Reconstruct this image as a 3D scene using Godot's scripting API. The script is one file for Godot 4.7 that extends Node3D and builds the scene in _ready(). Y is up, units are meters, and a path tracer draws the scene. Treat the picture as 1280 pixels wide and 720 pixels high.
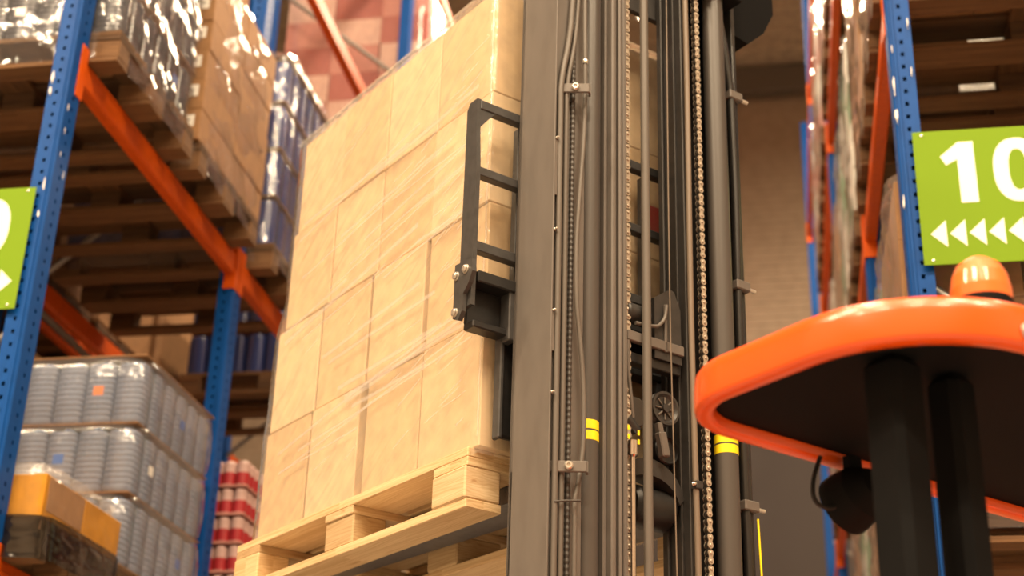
extends Node3D
# A reach truck lifting a wrapped pallet in a warehouse aisle between two pallet racks.
# World: floor at y = 0, the aisle runs along -z, camera at x = 0, z = 0.

var taken := {}
var mats := {}
var meshes := {}
var rng := RandomNumberGenerator.new()
var TR := 0.79605          # heading of the truck, turned off the aisle
var TO := Vector3(-0.70345, 0.0, -3.2308)   # floor point under the near corner of the lifted pallet
var DECK := 2.3536         # top of the lifted pallet

# ------------------------------------------------------------------ mesh helpers
class MB:
	var v := PackedVector3Array()
	var n := PackedVector3Array()
	var t := PackedVector2Array()
	func tri(a: Vector3, b: Vector3, c: Vector3, na: Vector3, nb: Vector3, nc: Vector3) -> void:
		var g := (b - a).cross(c - a)
		if g.length_squared() < 1e-16:
			return
		if g.dot(na + nb + nc) > 0.0:
			v.append_array([a, c, b]); n.append_array([na, nc, nb])
		else:
			v.append_array([a, b, c]); n.append_array([na, nb, nc])
	func flat(a: Vector3, b: Vector3, c: Vector3, out: Vector3) -> void:
		var g := (b - a).cross(c - a)
		if g.length_squared() < 1e-16:
			return
		g = g.normalized()
		if g.dot(out) < 0.0:
			g = -g
		tri(a, b, c, g, g, g)
	func quad(a: Vector3, b: Vector3, c: Vector3, d: Vector3, out: Vector3) -> void:
		flat(a, b, c, out); flat(a, c, d, out)
	func box(c: Vector3, s: Vector3, bev := 0.0, bs := Basis()) -> void:
		var h := s * 0.5
		var b: float = min(bev, min(h.x, min(h.y, h.z)) * 0.9)
		var P := func(sx: int, sy: int, sz: int, ax: int) -> Vector3:
			var q := Vector3(sx * (h.x - (0.0 if ax == 0 else b)), sy * (h.y - (0.0 if ax == 1 else b)), sz * (h.z - (0.0 if ax == 2 else b)))
			return c + bs * q
		for s1 in [-1, 1]:
			quad(P.call(s1, -1, -1, 0), P.call(s1, 1, -1, 0), P.call(s1, 1, 1, 0), P.call(s1, -1, 1, 0), bs * Vector3(s1, 0, 0))
			quad(P.call(-1, s1, -1, 1), P.call(1, s1, -1, 1), P.call(1, s1, 1, 1), P.call(-1, s1, 1, 1), bs * Vector3(0, s1, 0))
			quad(P.call(-1, -1, s1, 2), P.call(1, -1, s1, 2), P.call(1, 1, s1, 2), P.call(-1, 1, s1, 2), bs * Vector3(0, 0, s1))
		if b > 0.0:
			for s1 in [-1, 1]:
				for s2 in [-1, 1]:
					quad(P.call(s1, s2, -1, 0), P.call(s1, s2, 1, 0), P.call(s1, s2, 1, 1), P.call(s1, s2, -1, 1), bs * Vector3(s1, s2, 0))
					quad(P.call(s1, -1, s2, 0), P.call(s1, 1, s2, 0), P.call(s1, 1, s2, 2), P.call(s1, -1, s2, 2), bs * Vector3(s1, 0, s2))
					quad(P.call(-1, s1, s2, 1), P.call(1, s1, s2, 1), P.call(1, s1, s2, 2), P.call(-1, s1, s2, 2), bs * Vector3(0, s1, s2))
					for s3 in [-1, 1]:
						flat(P.call(s1, s2, s3, 0), P.call(s1, s2, s3, 1), P.call(s1, s2, s3, 2), bs * Vector3(s1, s2, s3))
	func bb(x0: float, x1: float, y0: float, y1: float, z0: float, z1: float, bev := 0.0) -> void:
		box(Vector3(x0 + x1, y0 + y1, z0 + z1) * 0.5, Vector3(x1 - x0, y1 - y0, z1 - z0), bev)
	func tube(pts: Array, r: float, sides := 8, capped := true) -> void:
		var rings := []
		var k := pts.size()
		var up := Vector3.ZERO
		for i in k:
			var d: Vector3 = (pts[min(i + 1, k - 1)] - pts[max(i - 1, 0)]).normalized()
			if i == 0:
				up = d.cross(Vector3.RIGHT if absf(d.x) < 0.8 else Vector3.UP).normalized()
			up = (up - d * up.dot(d)).normalized()
			var sd := d.cross(up)
			var ring := []
			for j in sides:
				var a := TAU * j / sides
				ring.append(up * cos(a) + sd * sin(a))
			rings.append(ring)
		for i in k - 1:
			for j in sides:
				var e := (j + 1) % sides
				var a: Vector3 = pts[i] + rings[i][j] * r
				var b: Vector3 = pts[i] + rings[i][e] * r
				var c: Vector3 = pts[i + 1] + rings[i + 1][e] * r
				var d2: Vector3 = pts[i + 1] + rings[i + 1][j] * r
				tri(a, b, c, rings[i][j], rings[i][e], rings[i + 1][e])
				tri(a, c, d2, rings[i][j], rings[i + 1][e], rings[i + 1][j])
		if capped:
			for i in [0, k - 1]:
				var o: Vector3 = (pts[0] - pts[1]) if i == 0 else (pts[k - 1] - pts[k - 2])
				for j in sides:
					flat(pts[i], pts[i] + rings[i][j] * r, pts[i] + rings[i][(j + 1) % sides] * r, o)
	func lathe(prof: Array, sides: int, x := Transform3D(), square := 0.0) -> void:
		# prof: Vector2(radius, height); square > 0 turns the round towards a rounded square
		var k := prof.size()
		var R := func(a: float) -> float:
			if square <= 0.0:
				return 1.0
			var p := 2.0 + 6.0 * square
			return pow(pow(absf(cos(a)), p) + pow(absf(sin(a)), p), -1.0 / p)
		for i in k - 1:
			var d: Vector2 = prof[i + 1] - prof[i]
			if d.length() < 1e-7:
				continue
			var nn := Vector2(d.y, -d.x).normalized()
			for j in sides:
				var a0 := TAU * j / sides
				var a1 := TAU * (j + 1) / sides
				var q0 := Vector3(cos(a0), 0, sin(a0))
				var q1 := Vector3(cos(a1), 0, sin(a1))
				var n0 := (x.basis * Vector3(q0.x * nn.x, nn.y, q0.z * nn.x)).normalized()
				var n1 := (x.basis * Vector3(q1.x * nn.x, nn.y, q1.z * nn.x)).normalized()
				var r0: float = R.call(a0)
				var r1: float = R.call(a1)
				var A: Vector3 = x * (q0 * prof[i].x * r0 + Vector3(0, prof[i].y, 0))
				var B: Vector3 = x * (q1 * prof[i].x * r1 + Vector3(0, prof[i].y, 0))
				var C: Vector3 = x * (q1 * prof[i + 1].x * r1 + Vector3(0, prof[i + 1].y, 0))
				var D: Vector3 = x * (q0 * prof[i + 1].x * r0 + Vector3(0, prof[i + 1].y, 0))
				tri(A, B, C, n0, n1, n1)
				tri(A, C, D, n0, n1, n0)
	func prism(poly: PackedVector2Array, d0: float, d1: float, x := Transform3D()) -> void:
		# polygon in local xy, extruded along z from d0 to d1
		var idx := Geometry2D.triangulate_polygon(poly)
		for e in [[d0, -1.0], [d1, 1.0]]:
			for i in range(0, idx.size(), 3):
				var p := []
				for q in 3:
					var w := poly[idx[i + q]]
					p.append(x * Vector3(w.x, w.y, e[0]))
				flat(p[0], p[1], p[2], x.basis * Vector3(0, 0, e[1]))
		var cw := Geometry2D.is_polygon_clockwise(poly)
		for i in poly.size():
			var a := poly[i]
			var b := poly[(i + 1) % poly.size()]
			var o := Vector2(b.y - a.y, a.x - b.x)
			if cw:
				o = -o
			quad(x * Vector3(a.x, a.y, d0), x * Vector3(b.x, b.y, d0), x * Vector3(b.x, b.y, d1), x * Vector3(a.x, a.y, d1), x.basis * Vector3(o.x, o.y, 0))
	func grid(pts: Array, closed := false) -> void:
		# rows of points; smooth normals from neighbours
		var R := pts.size()
		var C: int = pts[0].size()
		var nor := []
		for i in R:
			var row := []
			for j in C:
				var jl: int = (j - 1 + C) % C if closed else max(j - 1, 0)
				var jr: int = (j + 1) % C if closed else min(j + 1, C - 1)
				var du: Vector3 = pts[i][jr] - pts[i][jl]
				var dv: Vector3 = pts[min(i + 1, R - 1)][j] - pts[max(i - 1, 0)][j]
				row.append(du.cross(dv).normalized())
			nor.append(row)
		for i in R - 1:
			for j in (C if closed else C - 1):
				var e := (j + 1) % C
				tri(pts[i][j], pts[i][e], pts[i + 1][e], nor[i][j], nor[i][e], nor[i + 1][e])
				tri(pts[i][j], pts[i + 1][e], pts[i + 1][j], nor[i][j], nor[i + 1][e], nor[i + 1][j])
	func done() -> ArrayMesh:
		var a := []
		a.resize(Mesh.ARRAY_MAX)
		a[Mesh.ARRAY_VERTEX] = v
		a[Mesh.ARRAY_NORMAL] = n
		var m := ArrayMesh.new()
		m.add_surface_from_arrays(Mesh.PRIMITIVE_TRIANGLES, a)
		return m

func numbered(called: String) -> String:
	var k: int = taken.get(called, 0)
	taken[called] = k + 1
	return called if k == 0 else "%s_%03d" % [called, k]

func put(called: String, mesh: Mesh, m: Material, parent: Node = self, x := Transform3D()) -> MeshInstance3D:
	var o := MeshInstance3D.new()
	o.name = numbered(called) if parent == self else called
	o.mesh = mesh
	o.material_override = m
	o.transform = x
	parent.add_child(o, true)
	return o

func thing(called: String, label: String, category: String, at: Vector3, turn := 0.0, group := "") -> Node3D:
	var o := Node3D.new()
	o.name = numbered(called)
	add_child(o, true)
	o.position = at
	o.rotation.y = turn
	tag(o, label, category, group)
	return o

func tag(o: Node, label: String, category: String, group := "", kind := "") -> void:
	if label: o.set_meta("label", label)
	if category: o.set_meta("category", category)
	if group: o.set_meta("group", group)
	if kind: o.set_meta("kind", kind)

func struct(called: String, mesh: Mesh, m: Material, label := "") -> MeshInstance3D:
	var o := put(called, mesh, m)
	o.set_meta("kind", "structure")
	if label: o.set_meta("label", label)
	return o

func boxm(s: Vector3, bev: float) -> ArrayMesh:      # a chamfered box about its middle, shared
	var key := "b%.4f_%.4f_%.4f_%.4f" % [s.x, s.y, s.z, bev]
	if not meshes.has(key):
		var b := MB.new()
		b.box(Vector3.ZERO, s, bev)
		meshes[key] = b.done()
	return meshes[key]

func at(p: Vector3, b := Basis()) -> Transform3D:
	return Transform3D(b, p)

func bbx(called: String, m: Material, parent: Node, x0: float, x1: float, y0: float, y1: float, z0: float, z1: float, bev := 0.0015) -> MeshInstance3D:
	return put(called, boxm(Vector3(x1 - x0, y1 - y0, z1 - z0), bev), m, parent, at(Vector3(x0 + x1, y0 + y1, z0 + z1) * 0.5))

func tubep(called: String, m: Material, parent: Node, pts: Array, r: float, sides := 10) -> MeshInstance3D:
	var b := MB.new()
	b.tube(pts, r, sides)
	return put(called, b.done(), m, parent)

func smooth(pts: Array, step := 6) -> Array:         # a Catmull-Rom run through the points
	var o := []
	var k := pts.size()
	for i in k - 1:
		for s in step:
			o.append(pts[i].cubic_interpolate(pts[i + 1], pts[max(i - 1, 0)], pts[min(i + 2, k - 1)], float(s) / step))
	o.append(pts[k - 1])
	return o

# ------------------------------------------------------------------ materials
func mat(called: String, c: Color, rough := 0.6, metal := 0.0, spec := 0.5) -> StandardMaterial3D:
	if mats.has(called):
		return mats[called]
	var m := StandardMaterial3D.new()
	m.resource_name = called
	m.albedo_color = c
	m.roughness = rough
	m.metallic = metal
	m.metallic_specular = spec
	mats[called] = m
	return m

func c8(r: int, g: int, b: int) -> Color:
	return Color(r / 255.0, g / 255.0, b / 255.0)

func noise_tex(sd: int, freq: float, ramp: Array, size := 512, oct := 4) -> NoiseTexture2D:
	var f := FastNoiseLite.new()
	f.seed = sd
	f.frequency = freq
	f.fractal_octaves = oct
	var t := NoiseTexture2D.new()
	t.width = size
	t.height = size
	t.seamless = true
	t.noise = f
	if ramp.size():
		var g := Gradient.new()
		g.offsets = PackedFloat32Array(ramp[0])
		g.colors = PackedColorArray(ramp[1])
		t.color_ramp = g
	return t

func bump_tex(sd: int, freq: float, size := 512) -> NoiseTexture2D:
	var t := noise_tex(sd, freq, [], size, 5)
	return t

func tri_mat(called: String, tex: Texture2D, tint: Color, scale: Vector3, rough: float, off := Vector3.ZERO, world := false) -> StandardMaterial3D:
	var m := mat(called, tint, rough)
	m.albedo_texture = tex
	m.uv1_triplanar = true
	m.uv1_world_triplanar = world
	m.uv1_scale = scale
	m.uv1_offset = off
	return m

func wood_image(sd: int, light: Color, dark: Color) -> ImageTexture:
	# long grain along u with growth lines, a few knots
	var W := 512
	var f := FastNoiseLite.new()
	f.seed = sd
	f.frequency = 0.012
	f.fractal_octaves = 3
	var g := FastNoiseLite.new()
	g.seed = sd + 7
	g.frequency = 0.05
	var im := Image.create(W, W, false, Image.FORMAT_RGB8)
	var kn := []
	var r := RandomNumberGenerator.new()
	r.seed = sd
	for i in 5:
		kn.append([r.randf() * W, r.randf() * W, 5.0 + r.randf() * 6.0])
	for y in W:
		for x in W:
			var warp := f.get_noise_2d(x * 0.35, y) * 26.0
			var hole := 0.0
			for q in kn:
				var dx: float = (x - q[0]) * 0.45
				var dy: float = y - q[1]
				var d2: float = (dx * dx + dy * dy) / (q[2] * q[2])
				if d2 < 9.0:
					var e := exp(-d2 * 0.8)
					warp += e * 14.0
					hole = max(hole, exp(-d2 * 2.5))
			var ring := 0.5 + 0.5 * sin((y + warp) * 0.42)
			var fine := g.get_noise_2d(x * 0.08, y * 2.2)
			var tone := f.get_noise_2d(x * 0.2 + 900.0, y * 0.6)
			var k := clampf(0.22 + 0.30 * ring * ring + 0.28 * fine + 0.35 * tone + 0.6 * hole, 0.0, 1.0)
			im.set_pixel(x, y, light.lerp(dark, k))
	return ImageTexture.create_from_image(im)

func streak_image(sd: int, slope: float, stretch: float, fine: float) -> ImageTexture:
	# height field of stretched film: long soft pleats along one slope
	var W := 768
	var f := FastNoiseLite.new()
	f.seed = sd
	f.frequency = 1.0
	f.fractal_octaves = 3
	var im := Image.create(W, W, false, Image.FORMAT_RGB8)
	var cs := cos(slope)
	var sn := sin(slope)
	for y in W:
		for x in W:
			var a := (x * cs + y * sn) / W
			var b := (-x * sn + y * cs) / W
			var h := 0.5 + 0.32 * f.get_noise_2d(a * stretch, b * fine) + 0.22 * f.get_noise_2d(a * stretch * 2.1 + 40.0, b * fine * 0.35) + 0.14 * f.get_noise_2d(a * 9.0 + 9.0, b * 9.0)
			im.set_pixel(x, y, Color(h, h, h))
	im.bump_map_to_normal_map(1.0)
	return ImageTexture.create_from_image(im)

func film_mat(called: String, nt: Texture2D, scale: Vector3, strength: float, alpha: float, tint := Color(0.95, 0.95, 0.96), rough := 0.12) -> StandardMaterial3D:
	var m := mat(called, Color(tint.r, tint.g, tint.b, alpha), rough, 0.0, 0.7)
	m.transparency = BaseMaterial3D.TRANSPARENCY_ALPHA
	m.normal_enabled = true
	m.normal_texture = nt
	m.normal_scale = strength
	m.uv1_triplanar = true
	m.uv1_scale = scale
	return m

func make_materials() -> void:
	var new_wood := wood_image(11, c8(228, 200, 156), c8(182, 142, 94))
	var new_wood2 := wood_image(23, c8(234, 208, 166), c8(192, 152, 106))
	var old_wood := wood_image(37, c8(126, 92, 57), c8(72, 47, 27))
	for i in 3:
		tri_mat("new_wood%d" % i, new_wood if i != 1 else new_wood2, Color(1, 1, 1).darkened(0.06 * i), Vector3(0.8, 3.6, 3.6), 0.75, Vector3(0.31 * i, 0.17 * i, 0.43 * i))
		tri_mat("old_wood%d" % i, old_wood, Color(1, 1, 1).darkened(0.12 * i), Vector3(0.8, 3.6, 3.6), 0.85, Vector3(0.37 * i, 0.23 * i, 0.11 * i))
	var card := noise_tex(5, 0.02, [[0.0, 0.5, 1.0], [c8(226, 226, 226), c8(242, 242, 240), c8(255, 255, 252)]], 512, 5)
	for i in 4:
		tri_mat("card%d" % i, card, [c8(224, 195, 154), c8(220, 190, 148), c8(227, 200, 161), c8(217, 186, 143)][i], Vector3(1.3, 1.3, 1.3), 0.7, Vector3(0.21 * i, 0.37 * i, 0.13 * i))
	tri_mat("brown_card", card, c8(156, 116, 78), Vector3(1.3, 1.3, 1.3), 0.75)
	tri_mat("pink_card", card, c8(188, 128, 118), Vector3(1.3, 1.3, 1.3), 0.6)
	tri_mat("red_card", card, c8(166, 92, 84), Vector3(1.3, 1.3, 1.3), 0.6)
	tri_mat("blush_card", card, c8(206, 170, 158), Vector3(1.3, 1.3, 1.3), 0.6)
	tri_mat("yellow_card", card, c8(196, 134, 8), Vector3(1.3, 1.3, 1.3), 0.5)
	tri_mat("white_card", card, c8(222, 222, 214), Vector3(1.3, 1.3, 1.3), 0.6)
	tri_mat("green_card", card, c8(120, 160, 130), Vector3(1.3, 1.3, 1.3), 0.6)
	var wear := noise_tex(71, 0.03, [[0.0, 0.55, 1.0], [c8(200, 200, 200), c8(240, 240, 240), c8(255, 255, 255)]], 512, 5)
	var paint := noise_tex(72, 0.02, [[0.0, 0.5, 1.0], [c8(232, 231, 230), c8(246, 246, 246), c8(255, 255, 255)]], 512, 4)
	tri_mat("mast_grey", paint, c8(104, 98, 93), Vector3(1.5, 0.5, 1.5), 0.5)
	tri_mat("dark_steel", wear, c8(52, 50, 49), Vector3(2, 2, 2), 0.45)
	tri_mat("backrest_grey", wear, c8(66, 65, 65), Vector3(2, 2, 2), 0.42)
	tri_mat("black_paint", wear, c8(34, 33, 33), Vector3(2, 2, 2), 0.4)
	tri_mat("fork_steel", wear, c8(92, 92, 96), Vector3(2, 0.7, 2), 0.4)
	mat("hose", c8(62, 58, 55), 0.5)
	mat("hose_pale", c8(94, 88, 82), 0.5)
	mat("hose_black", c8(34, 33, 32), 0.35)
	mat("cylinder_paint", c8(74, 70, 67), 0.36)
	mat("chain_steel", c8(176, 164, 148), 0.4, 0.35)
	mat("chain_dark", c8(70, 64, 58), 0.5, 0.3)
	mat("pin_steel", c8(205, 196, 184), 0.3, 0.9)
	mat("bolt_steel", c8(215, 210, 200), 0.3, 0.8)
	mat("chrome", c8(210, 205, 200), 0.15, 1.0)
	mat("cable_brown", c8(116, 103, 90), 0.45)
	mat("yellow_mark", c8(250, 222, 20), 0.5)
	var op := mat("orange_paint", c8(232, 88, 20), 0.28)
	op.clearcoat_enabled = true
	op.clearcoat = 0.35
	op.clearcoat_roughness = 0.12
	mat("cab_black", c8(14, 14, 15), 0.75, 0.0, 0.25)
	mat("rubber", c8(22, 22, 22), 0.8)
	var bl := mat("beacon_orange", Color(1.0, 0.36, 0.02, 0.75), 0.12)
	bl.albedo_color = c8(250, 110, 10)
	bl.clearcoat_enabled = true
	bl.clearcoat = 1.0
	tri_mat("rack_blue", paint, c8(0, 72, 148), Vector3(2, 1, 2), 0.5).metallic_specular = 0.3
	tri_mat("rack_orange", paint, c8(210, 86, 12), Vector3(2, 2, 2), 0.45).metallic_specular = 0.35
	mat("galvanised", c8(150, 148, 145), 0.4, 0.6)
	mat("sign_green", c8(112, 146, 26), 0.7, 0.0, 0.3)
	mat("sign_white", c8(244, 240, 228), 0.5)
	mat("white_label", c8(236, 234, 228), 0.6)
	mat("grey_print", c8(120, 116, 112), 0.6)
	mat("red_print", c8(196, 52, 40), 0.6)
	mat("orange_print", c8(196, 110, 60), 0.6)
	mat("blue_print", c8(46, 92, 168), 0.6)
	var jug := mat("jug_plastic", c8(112, 123, 146), 0.1, 0.0, 0.6)
	jug.clearcoat_enabled = true
	jug.clearcoat = 0.5
	mat("jug_blue", c8(52, 66, 118), 0.15)
	mat("jug_dark", c8(70, 73, 82), 0.14)
	mat("cap_blue", c8(40, 90, 170), 0.4)
	mat("can_red", c8(160, 44, 50), 0.3)
	mat("can_white", c8(186, 154, 148), 0.3)
	mat("can_metal", c8(190, 188, 186), 0.25, 0.9)
	mat("tray_black", c8(26, 24, 24), 0.3)
	var conc := noise_tex(3, 0.01, [[0.0, 0.5, 1.0], [c8(124, 120, 114), c8(140, 136, 130), c8(154, 150, 144)]], 512, 6)
	tri_mat("concrete", conc, Color(1, 1, 1), Vector3(0.25, 0.25, 0.25), 0.5, Vector3.ZERO, true)
	tri_mat("cladding", paint, c8(168, 148, 128), Vector3(0.4, 0.4, 0.4), 0.6)
	tri_mat("roof_panel", wear, c8(186, 170, 150), Vector3(0.4, 0.4, 0.4), 0.65)
	mat("roof_steel", c8(96, 88, 80), 0.5)
	mat("slab_brown", c8(44, 31, 27), 0.6)
	mat("pipe_red", c8(168, 60, 44), 0.5)
	mat("lamp_housing", c8(200, 200, 200), 0.4)
	var lens := mat("lamp_glow", Color(1, 0.9, 0.74), 0.5)
	lens.emission_enabled = true
	lens.emission = Color(1.0, 0.89, 0.74)
	lens.emission_energy_multiplier = 12.0
	var hero := streak_image(5, 0.62, 5.0, 60.0)
	film_mat("hero_film", hero, Vector3(0.45, 0.45, 0.45), 2.2, 0.09, Color(1.0, 0.97, 0.92), 0.16)
	var crinkle := streak_image(9, 1.1, 12.0, 26.0)
	film_mat("rack_film", crinkle, Vector3(0.8, 0.8, 0.8), 2.4, 0.04, Color(0.95, 0.95, 0.97), 0.08)
	film_mat("pleat_film", hero, Vector3(0.45, 0.45, 0.45), 0.6, 0.15, Color(1.0, 0.97, 0.93), 0.14)
	film_mat("jug_film", crinkle, Vector3(0.8, 0.5, 0.8), 1.0, 0.05, Color(0.9, 0.92, 0.95), 0.14)
	film_mat("thin_film", crinkle, Vector3(1.5, 0.5, 1.5), 0.6, 0.02, Color(0.9, 0.92, 0.95), 0.1)
	mats["thin_film"].metallic_specular = 0.3
	mats["jug_film"].metallic_specular = 0.5
	film_mat("black_film", crinkle, Vector3(1.1, 1.1, 1.1), 1.5, 0.85, Color(0.06, 0.055, 0.05), 0.12)

# ------------------------------------------------------------------ lamps
func lamp(p: Vector3, along_x: bool, label: String, energy: float) -> void:
	var o := thing("ceiling_lamp", label, "lamp", p, PI / 2 if along_x else 0.0, "high bay lamps under the roof")
	bbx("housing", mats["lamp_housing"], o, -0.22, 0.22, 0.03, 0.13, -0.95, 0.95, 0.02)
	bbx("diffuser", mats["lamp_glow"], o, -0.18, 0.18, 0.0, 0.03, -0.9, 0.9, 0.004)
	for s in [-0.7, 0.7]:
		tubep("hanger", mats["galvanised"], o, [Vector3(0, 0.13, s), Vector3(0, 13.1 - p.y, s)], 0.006, 6)
	var l := AreaLight3D.new()
	l.name = "light"
	l.area_size = Vector2(0.36, 1.8)
	l.area_normalize_energy = true
	l.light_energy = energy
	l.light_color = Color(1.0, 0.89, 0.74)
	l.area_range = 60.0
	l.shadow_enabled = true
	l.rotation_degrees.x = -90
	l.position.y = -0.02
	o.add_child(l, true)

# ------------------------------------------------------------------ pallets, cartons and other goods
func pallet(p: Vector3, turn: float, wood: String, label: String, group := "", dx := 0.0) -> Node3D:
	# euro pallet 1.2 m along its x, 0.8 m along its z, base at p
	var o := thing("wooden_pallet", label, "pallet", p, turn, group)
	var W := [mats[wood + "0"], mats[wood + "1"], mats[wood + "2"]]
	var k := 0
	for z in [-0.3275, 0.0, 0.3275]:
		var w: float = 0.145 if z == 0.0 else 0.10
		var zz: float = z if z == 0.0 else signf(z) * 0.35
		put("bottom_board", boxm(Vector3(1.2, 0.022, w), 0.002), W[k % 3], o, at(Vector3(0, 0.011, zz)))
		for x in [-0.5275, 0.0, 0.5275]:
			put("block", boxm(Vector3(0.145, 0.078, w), 0.004), W[(k + 1) % 3], o, at(Vector3(x, 0.061, zz + (0.004 if k % 2 else -0.003)), Basis(Vector3.UP, 0.02 * ((k % 3) - 1))))
			k += 1
	for x in [-0.5275, 0.0, 0.5275]:
		put("stringer_board", boxm(Vector3(0.8, 0.022, 0.145), 0.002), W[k % 3], o, at(Vector3(x, 0.111, 0), Basis(Vector3.UP, PI / 2)))
		k += 1
	for z in [[-0.3275, 0.145], [-0.1845, 0.10], [0.0, 0.145], [0.1845, 0.10], [0.3275, 0.145]]:
		put("deck_board", boxm(Vector3(1.2, 0.022, z[1]), 0.002), W[k % 3], o, at(Vector3(0, 0.133, z[0])))
		k += 1
	return o

func film(called: String, label: String, c: Vector3, s: Vector3, m: Material, sd: int, amp := 0.01, turn := 0.0, taper := 0.0, top := true, bulge := 0.0) -> void:
	# stretch film round a load: base centre c, size s; wrinkled skin with drawn-in edges
	var f := FastNoiseLite.new()
	f.seed = sd
	f.frequency = 1.0
	var per := 72
	var rows := 22
	var pts := []
	for i in rows + 1:
		var y := s.y * i / rows
		var row := []
		for j in per:
			var a := TAU * j / per
			var p := 10.0
			var r := pow(pow(absf(cos(a)), p) + pow(absf(sin(a)), p), -1.0 / p)
			var q := Vector2(cos(a) * r, sin(a) * r)
			var sh := 1.0 - taper * float(i) / rows
			var w := Vector3(q.x * s.x * 0.5 * sh, y, q.y * s.z * 0.5 * sh)
			var d := f.get_noise_3d(w.x * 3.0, w.y * 5.0, w.z * 3.0) + 0.5 * f.get_noise_3d(w.x * 9.0 + w.y * 5.0, w.y * 14.0, w.z * 9.0)
			w += Vector3(q.x, 0, q.y).normalized() * (d * amp + bulge * (pow(sin(PI * float(i) / rows), 0.5) - 0.6))
			row.append(w)
		pts.append(row)
	if top:
		for e in [0.75, 0.3]:
			var row2 := []
			for j in per:
				var w2: Vector3 = pts[rows][j]
				row2.append(Vector3(w2.x * e, s.y + amp * f.get_noise_2d(w2.x * 9.0, w2.z * 9.0 * e), w2.z * e))
			pts.append(row2)
	var b := MB.new()
	b.grid(pts, true)
	var o := put(called, b.done(), m, self, at(c, Basis(Vector3.UP, turn)))
	tag(o, label, "stretch film")

func carton(called: String, label: String, c: Vector3, s: Vector3, m: Material, turn: float, group: String, lab := 0) -> Node3D:
	# c: base centre. lab 1: white label facing +z, 2: facing +x too
	var o := thing(called, label, "carton", c, turn, group)
	put("body", boxm(s, 0.003), m, o, at(Vector3(0, s.y / 2, 0)))
	if lab:
		bbx("paper_label", mats["white_label"], o, 0.02, 0.165, s.y * 0.42, s.y * 0.8, s.z / 2, s.z / 2 + 0.001, 0.0)
		bbx("printed_line", mats["grey_print"], o, 0.035, 0.145, s.y * 0.6, s.y * 0.66, s.z / 2 + 0.001, s.z / 2 + 0.0016, 0.0)
	return o

func jug_mesh() -> ArrayMesh:
	if not meshes.has("jug"):
		var b := MB.new()
		var pr := [Vector2(0.0, 0.0), Vector2(0.054, 0.0), Vector2(0.058, 0.008)]
		for i in 10:
			var y := 0.018 + i * 0.025
			pr.append_array([Vector2(0.060, y), Vector2(0.060, y + 0.014), Vector2(0.057, y + 0.017), Vector2(0.057, y + 0.021)])
		pr.append_array([Vector2(0.060, 0.268), Vector2(0.055, 0.284), Vector2(0.03, 0.292), Vector2(0.02, 0.296), Vector2(0.0, 0.296)])
		b.lathe(pr, 24, Transform3D(), 0.8)
		meshes["jug"] = b.done()
		var c := MB.new()
		c.lathe([Vector2(0.021, 0.290), Vector2(0.021, 0.305), Vector2(0.018, 0.309), Vector2(0.0, 0.309)], 12)
		meshes["jug_cap"] = c.done()
	return meshes["jug"]

func jugs(c: Vector3, nx: int, nz: int, layers: int, side: int, body: String, label: String, group: String, printed: bool, near := true, first := 0) -> void:
	# bottles on a pallet, base centre c: the row along the aisle side (side +1: towards +x) and the row at the near end, layer by layer with a board under each
	var jm := jug_mesh()
	var pit := 0.128
	for l in range(first, layers):
		var y := c.y + l * 0.287
		var sh := put("layer_sheet", boxm(Vector3(nx * pit, 0.004, nz * pit), 0.0), mats["brown_card"], self, at(Vector3(c.x, y + 0.002, c.z)))
		tag(sh, "thin cardboard sheet under the %s layer of %s" % [["first", "second", "third", "fourth"][l], group], "layer sheet", "layer sheets of " + group)
		for i in nx:
			for j in nz:
				var on_aisle := i == (nx - 1 if side > 0 else 0)
				if not (on_aisle or (near and j == nz - 1)):
					continue
				var o := thing("water_jug", label, "bottle", Vector3(c.x + (i - (nx - 1) / 2.0) * pit, y + 0.004, c.z + (j - (nz - 1) / 2.0) * pit), 0.0, group)
				put("bottle_body", jm, mats[body], o, at(Vector3.ZERO, Basis.from_scale(Vector3(1, 0.91, 1))))
				put("cap", meshes["jug_cap"], mats["cap_blue"], o, at(Vector3.ZERO, Basis.from_scale(Vector3(1, 0.91, 1))))
				if printed and (i * 3 + j + l * 2) % 5 == 0:
					if on_aisle:
						bbx("label_patch", mats[["orange_print", "blue_print", "white_label"][(j + l) % 3]], o, side * 0.0575, side * 0.0605, 0.12, 0.16, -0.022, 0.022, 0.0)
					else:
						bbx("label_patch", mats[["orange_print", "blue_print", "white_label"][(i + l) % 3]], o, -0.022, 0.022, 0.12, 0.16, 0.0575, 0.0605, 0.0)
	var ts := put("top_sheet", boxm(Vector3(nx * pit + 0.01, 0.005, nz * pit + 0.01), 0.001), mats["brown_card"], self, at(Vector3(c.x, c.y + layers * 0.287 + 0.0025, c.z)))
	tag(ts, "cardboard top sheet covering %s" % group, "layer sheet")

func can_meshes() -> void:
	if meshes.has("can"):
		return
	var b := MB.new()
	b.lathe([Vector2(0.0, 0.0), Vector2(0.026, 0.0), Vector2(0.0325, 0.01), Vector2(0.0325, 0.115), Vector2(0.027, 0.126), Vector2(0.0, 0.126)], 14)
	meshes["can"] = b.done()
	var d := MB.new()
	d.lathe([Vector2(0.0326, 0.012), Vector2(0.0329, 0.012), Vector2(0.0329, 0.07), Vector2(0.0326, 0.07)], 14)
	meshes["can_band"] = d.done()

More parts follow.
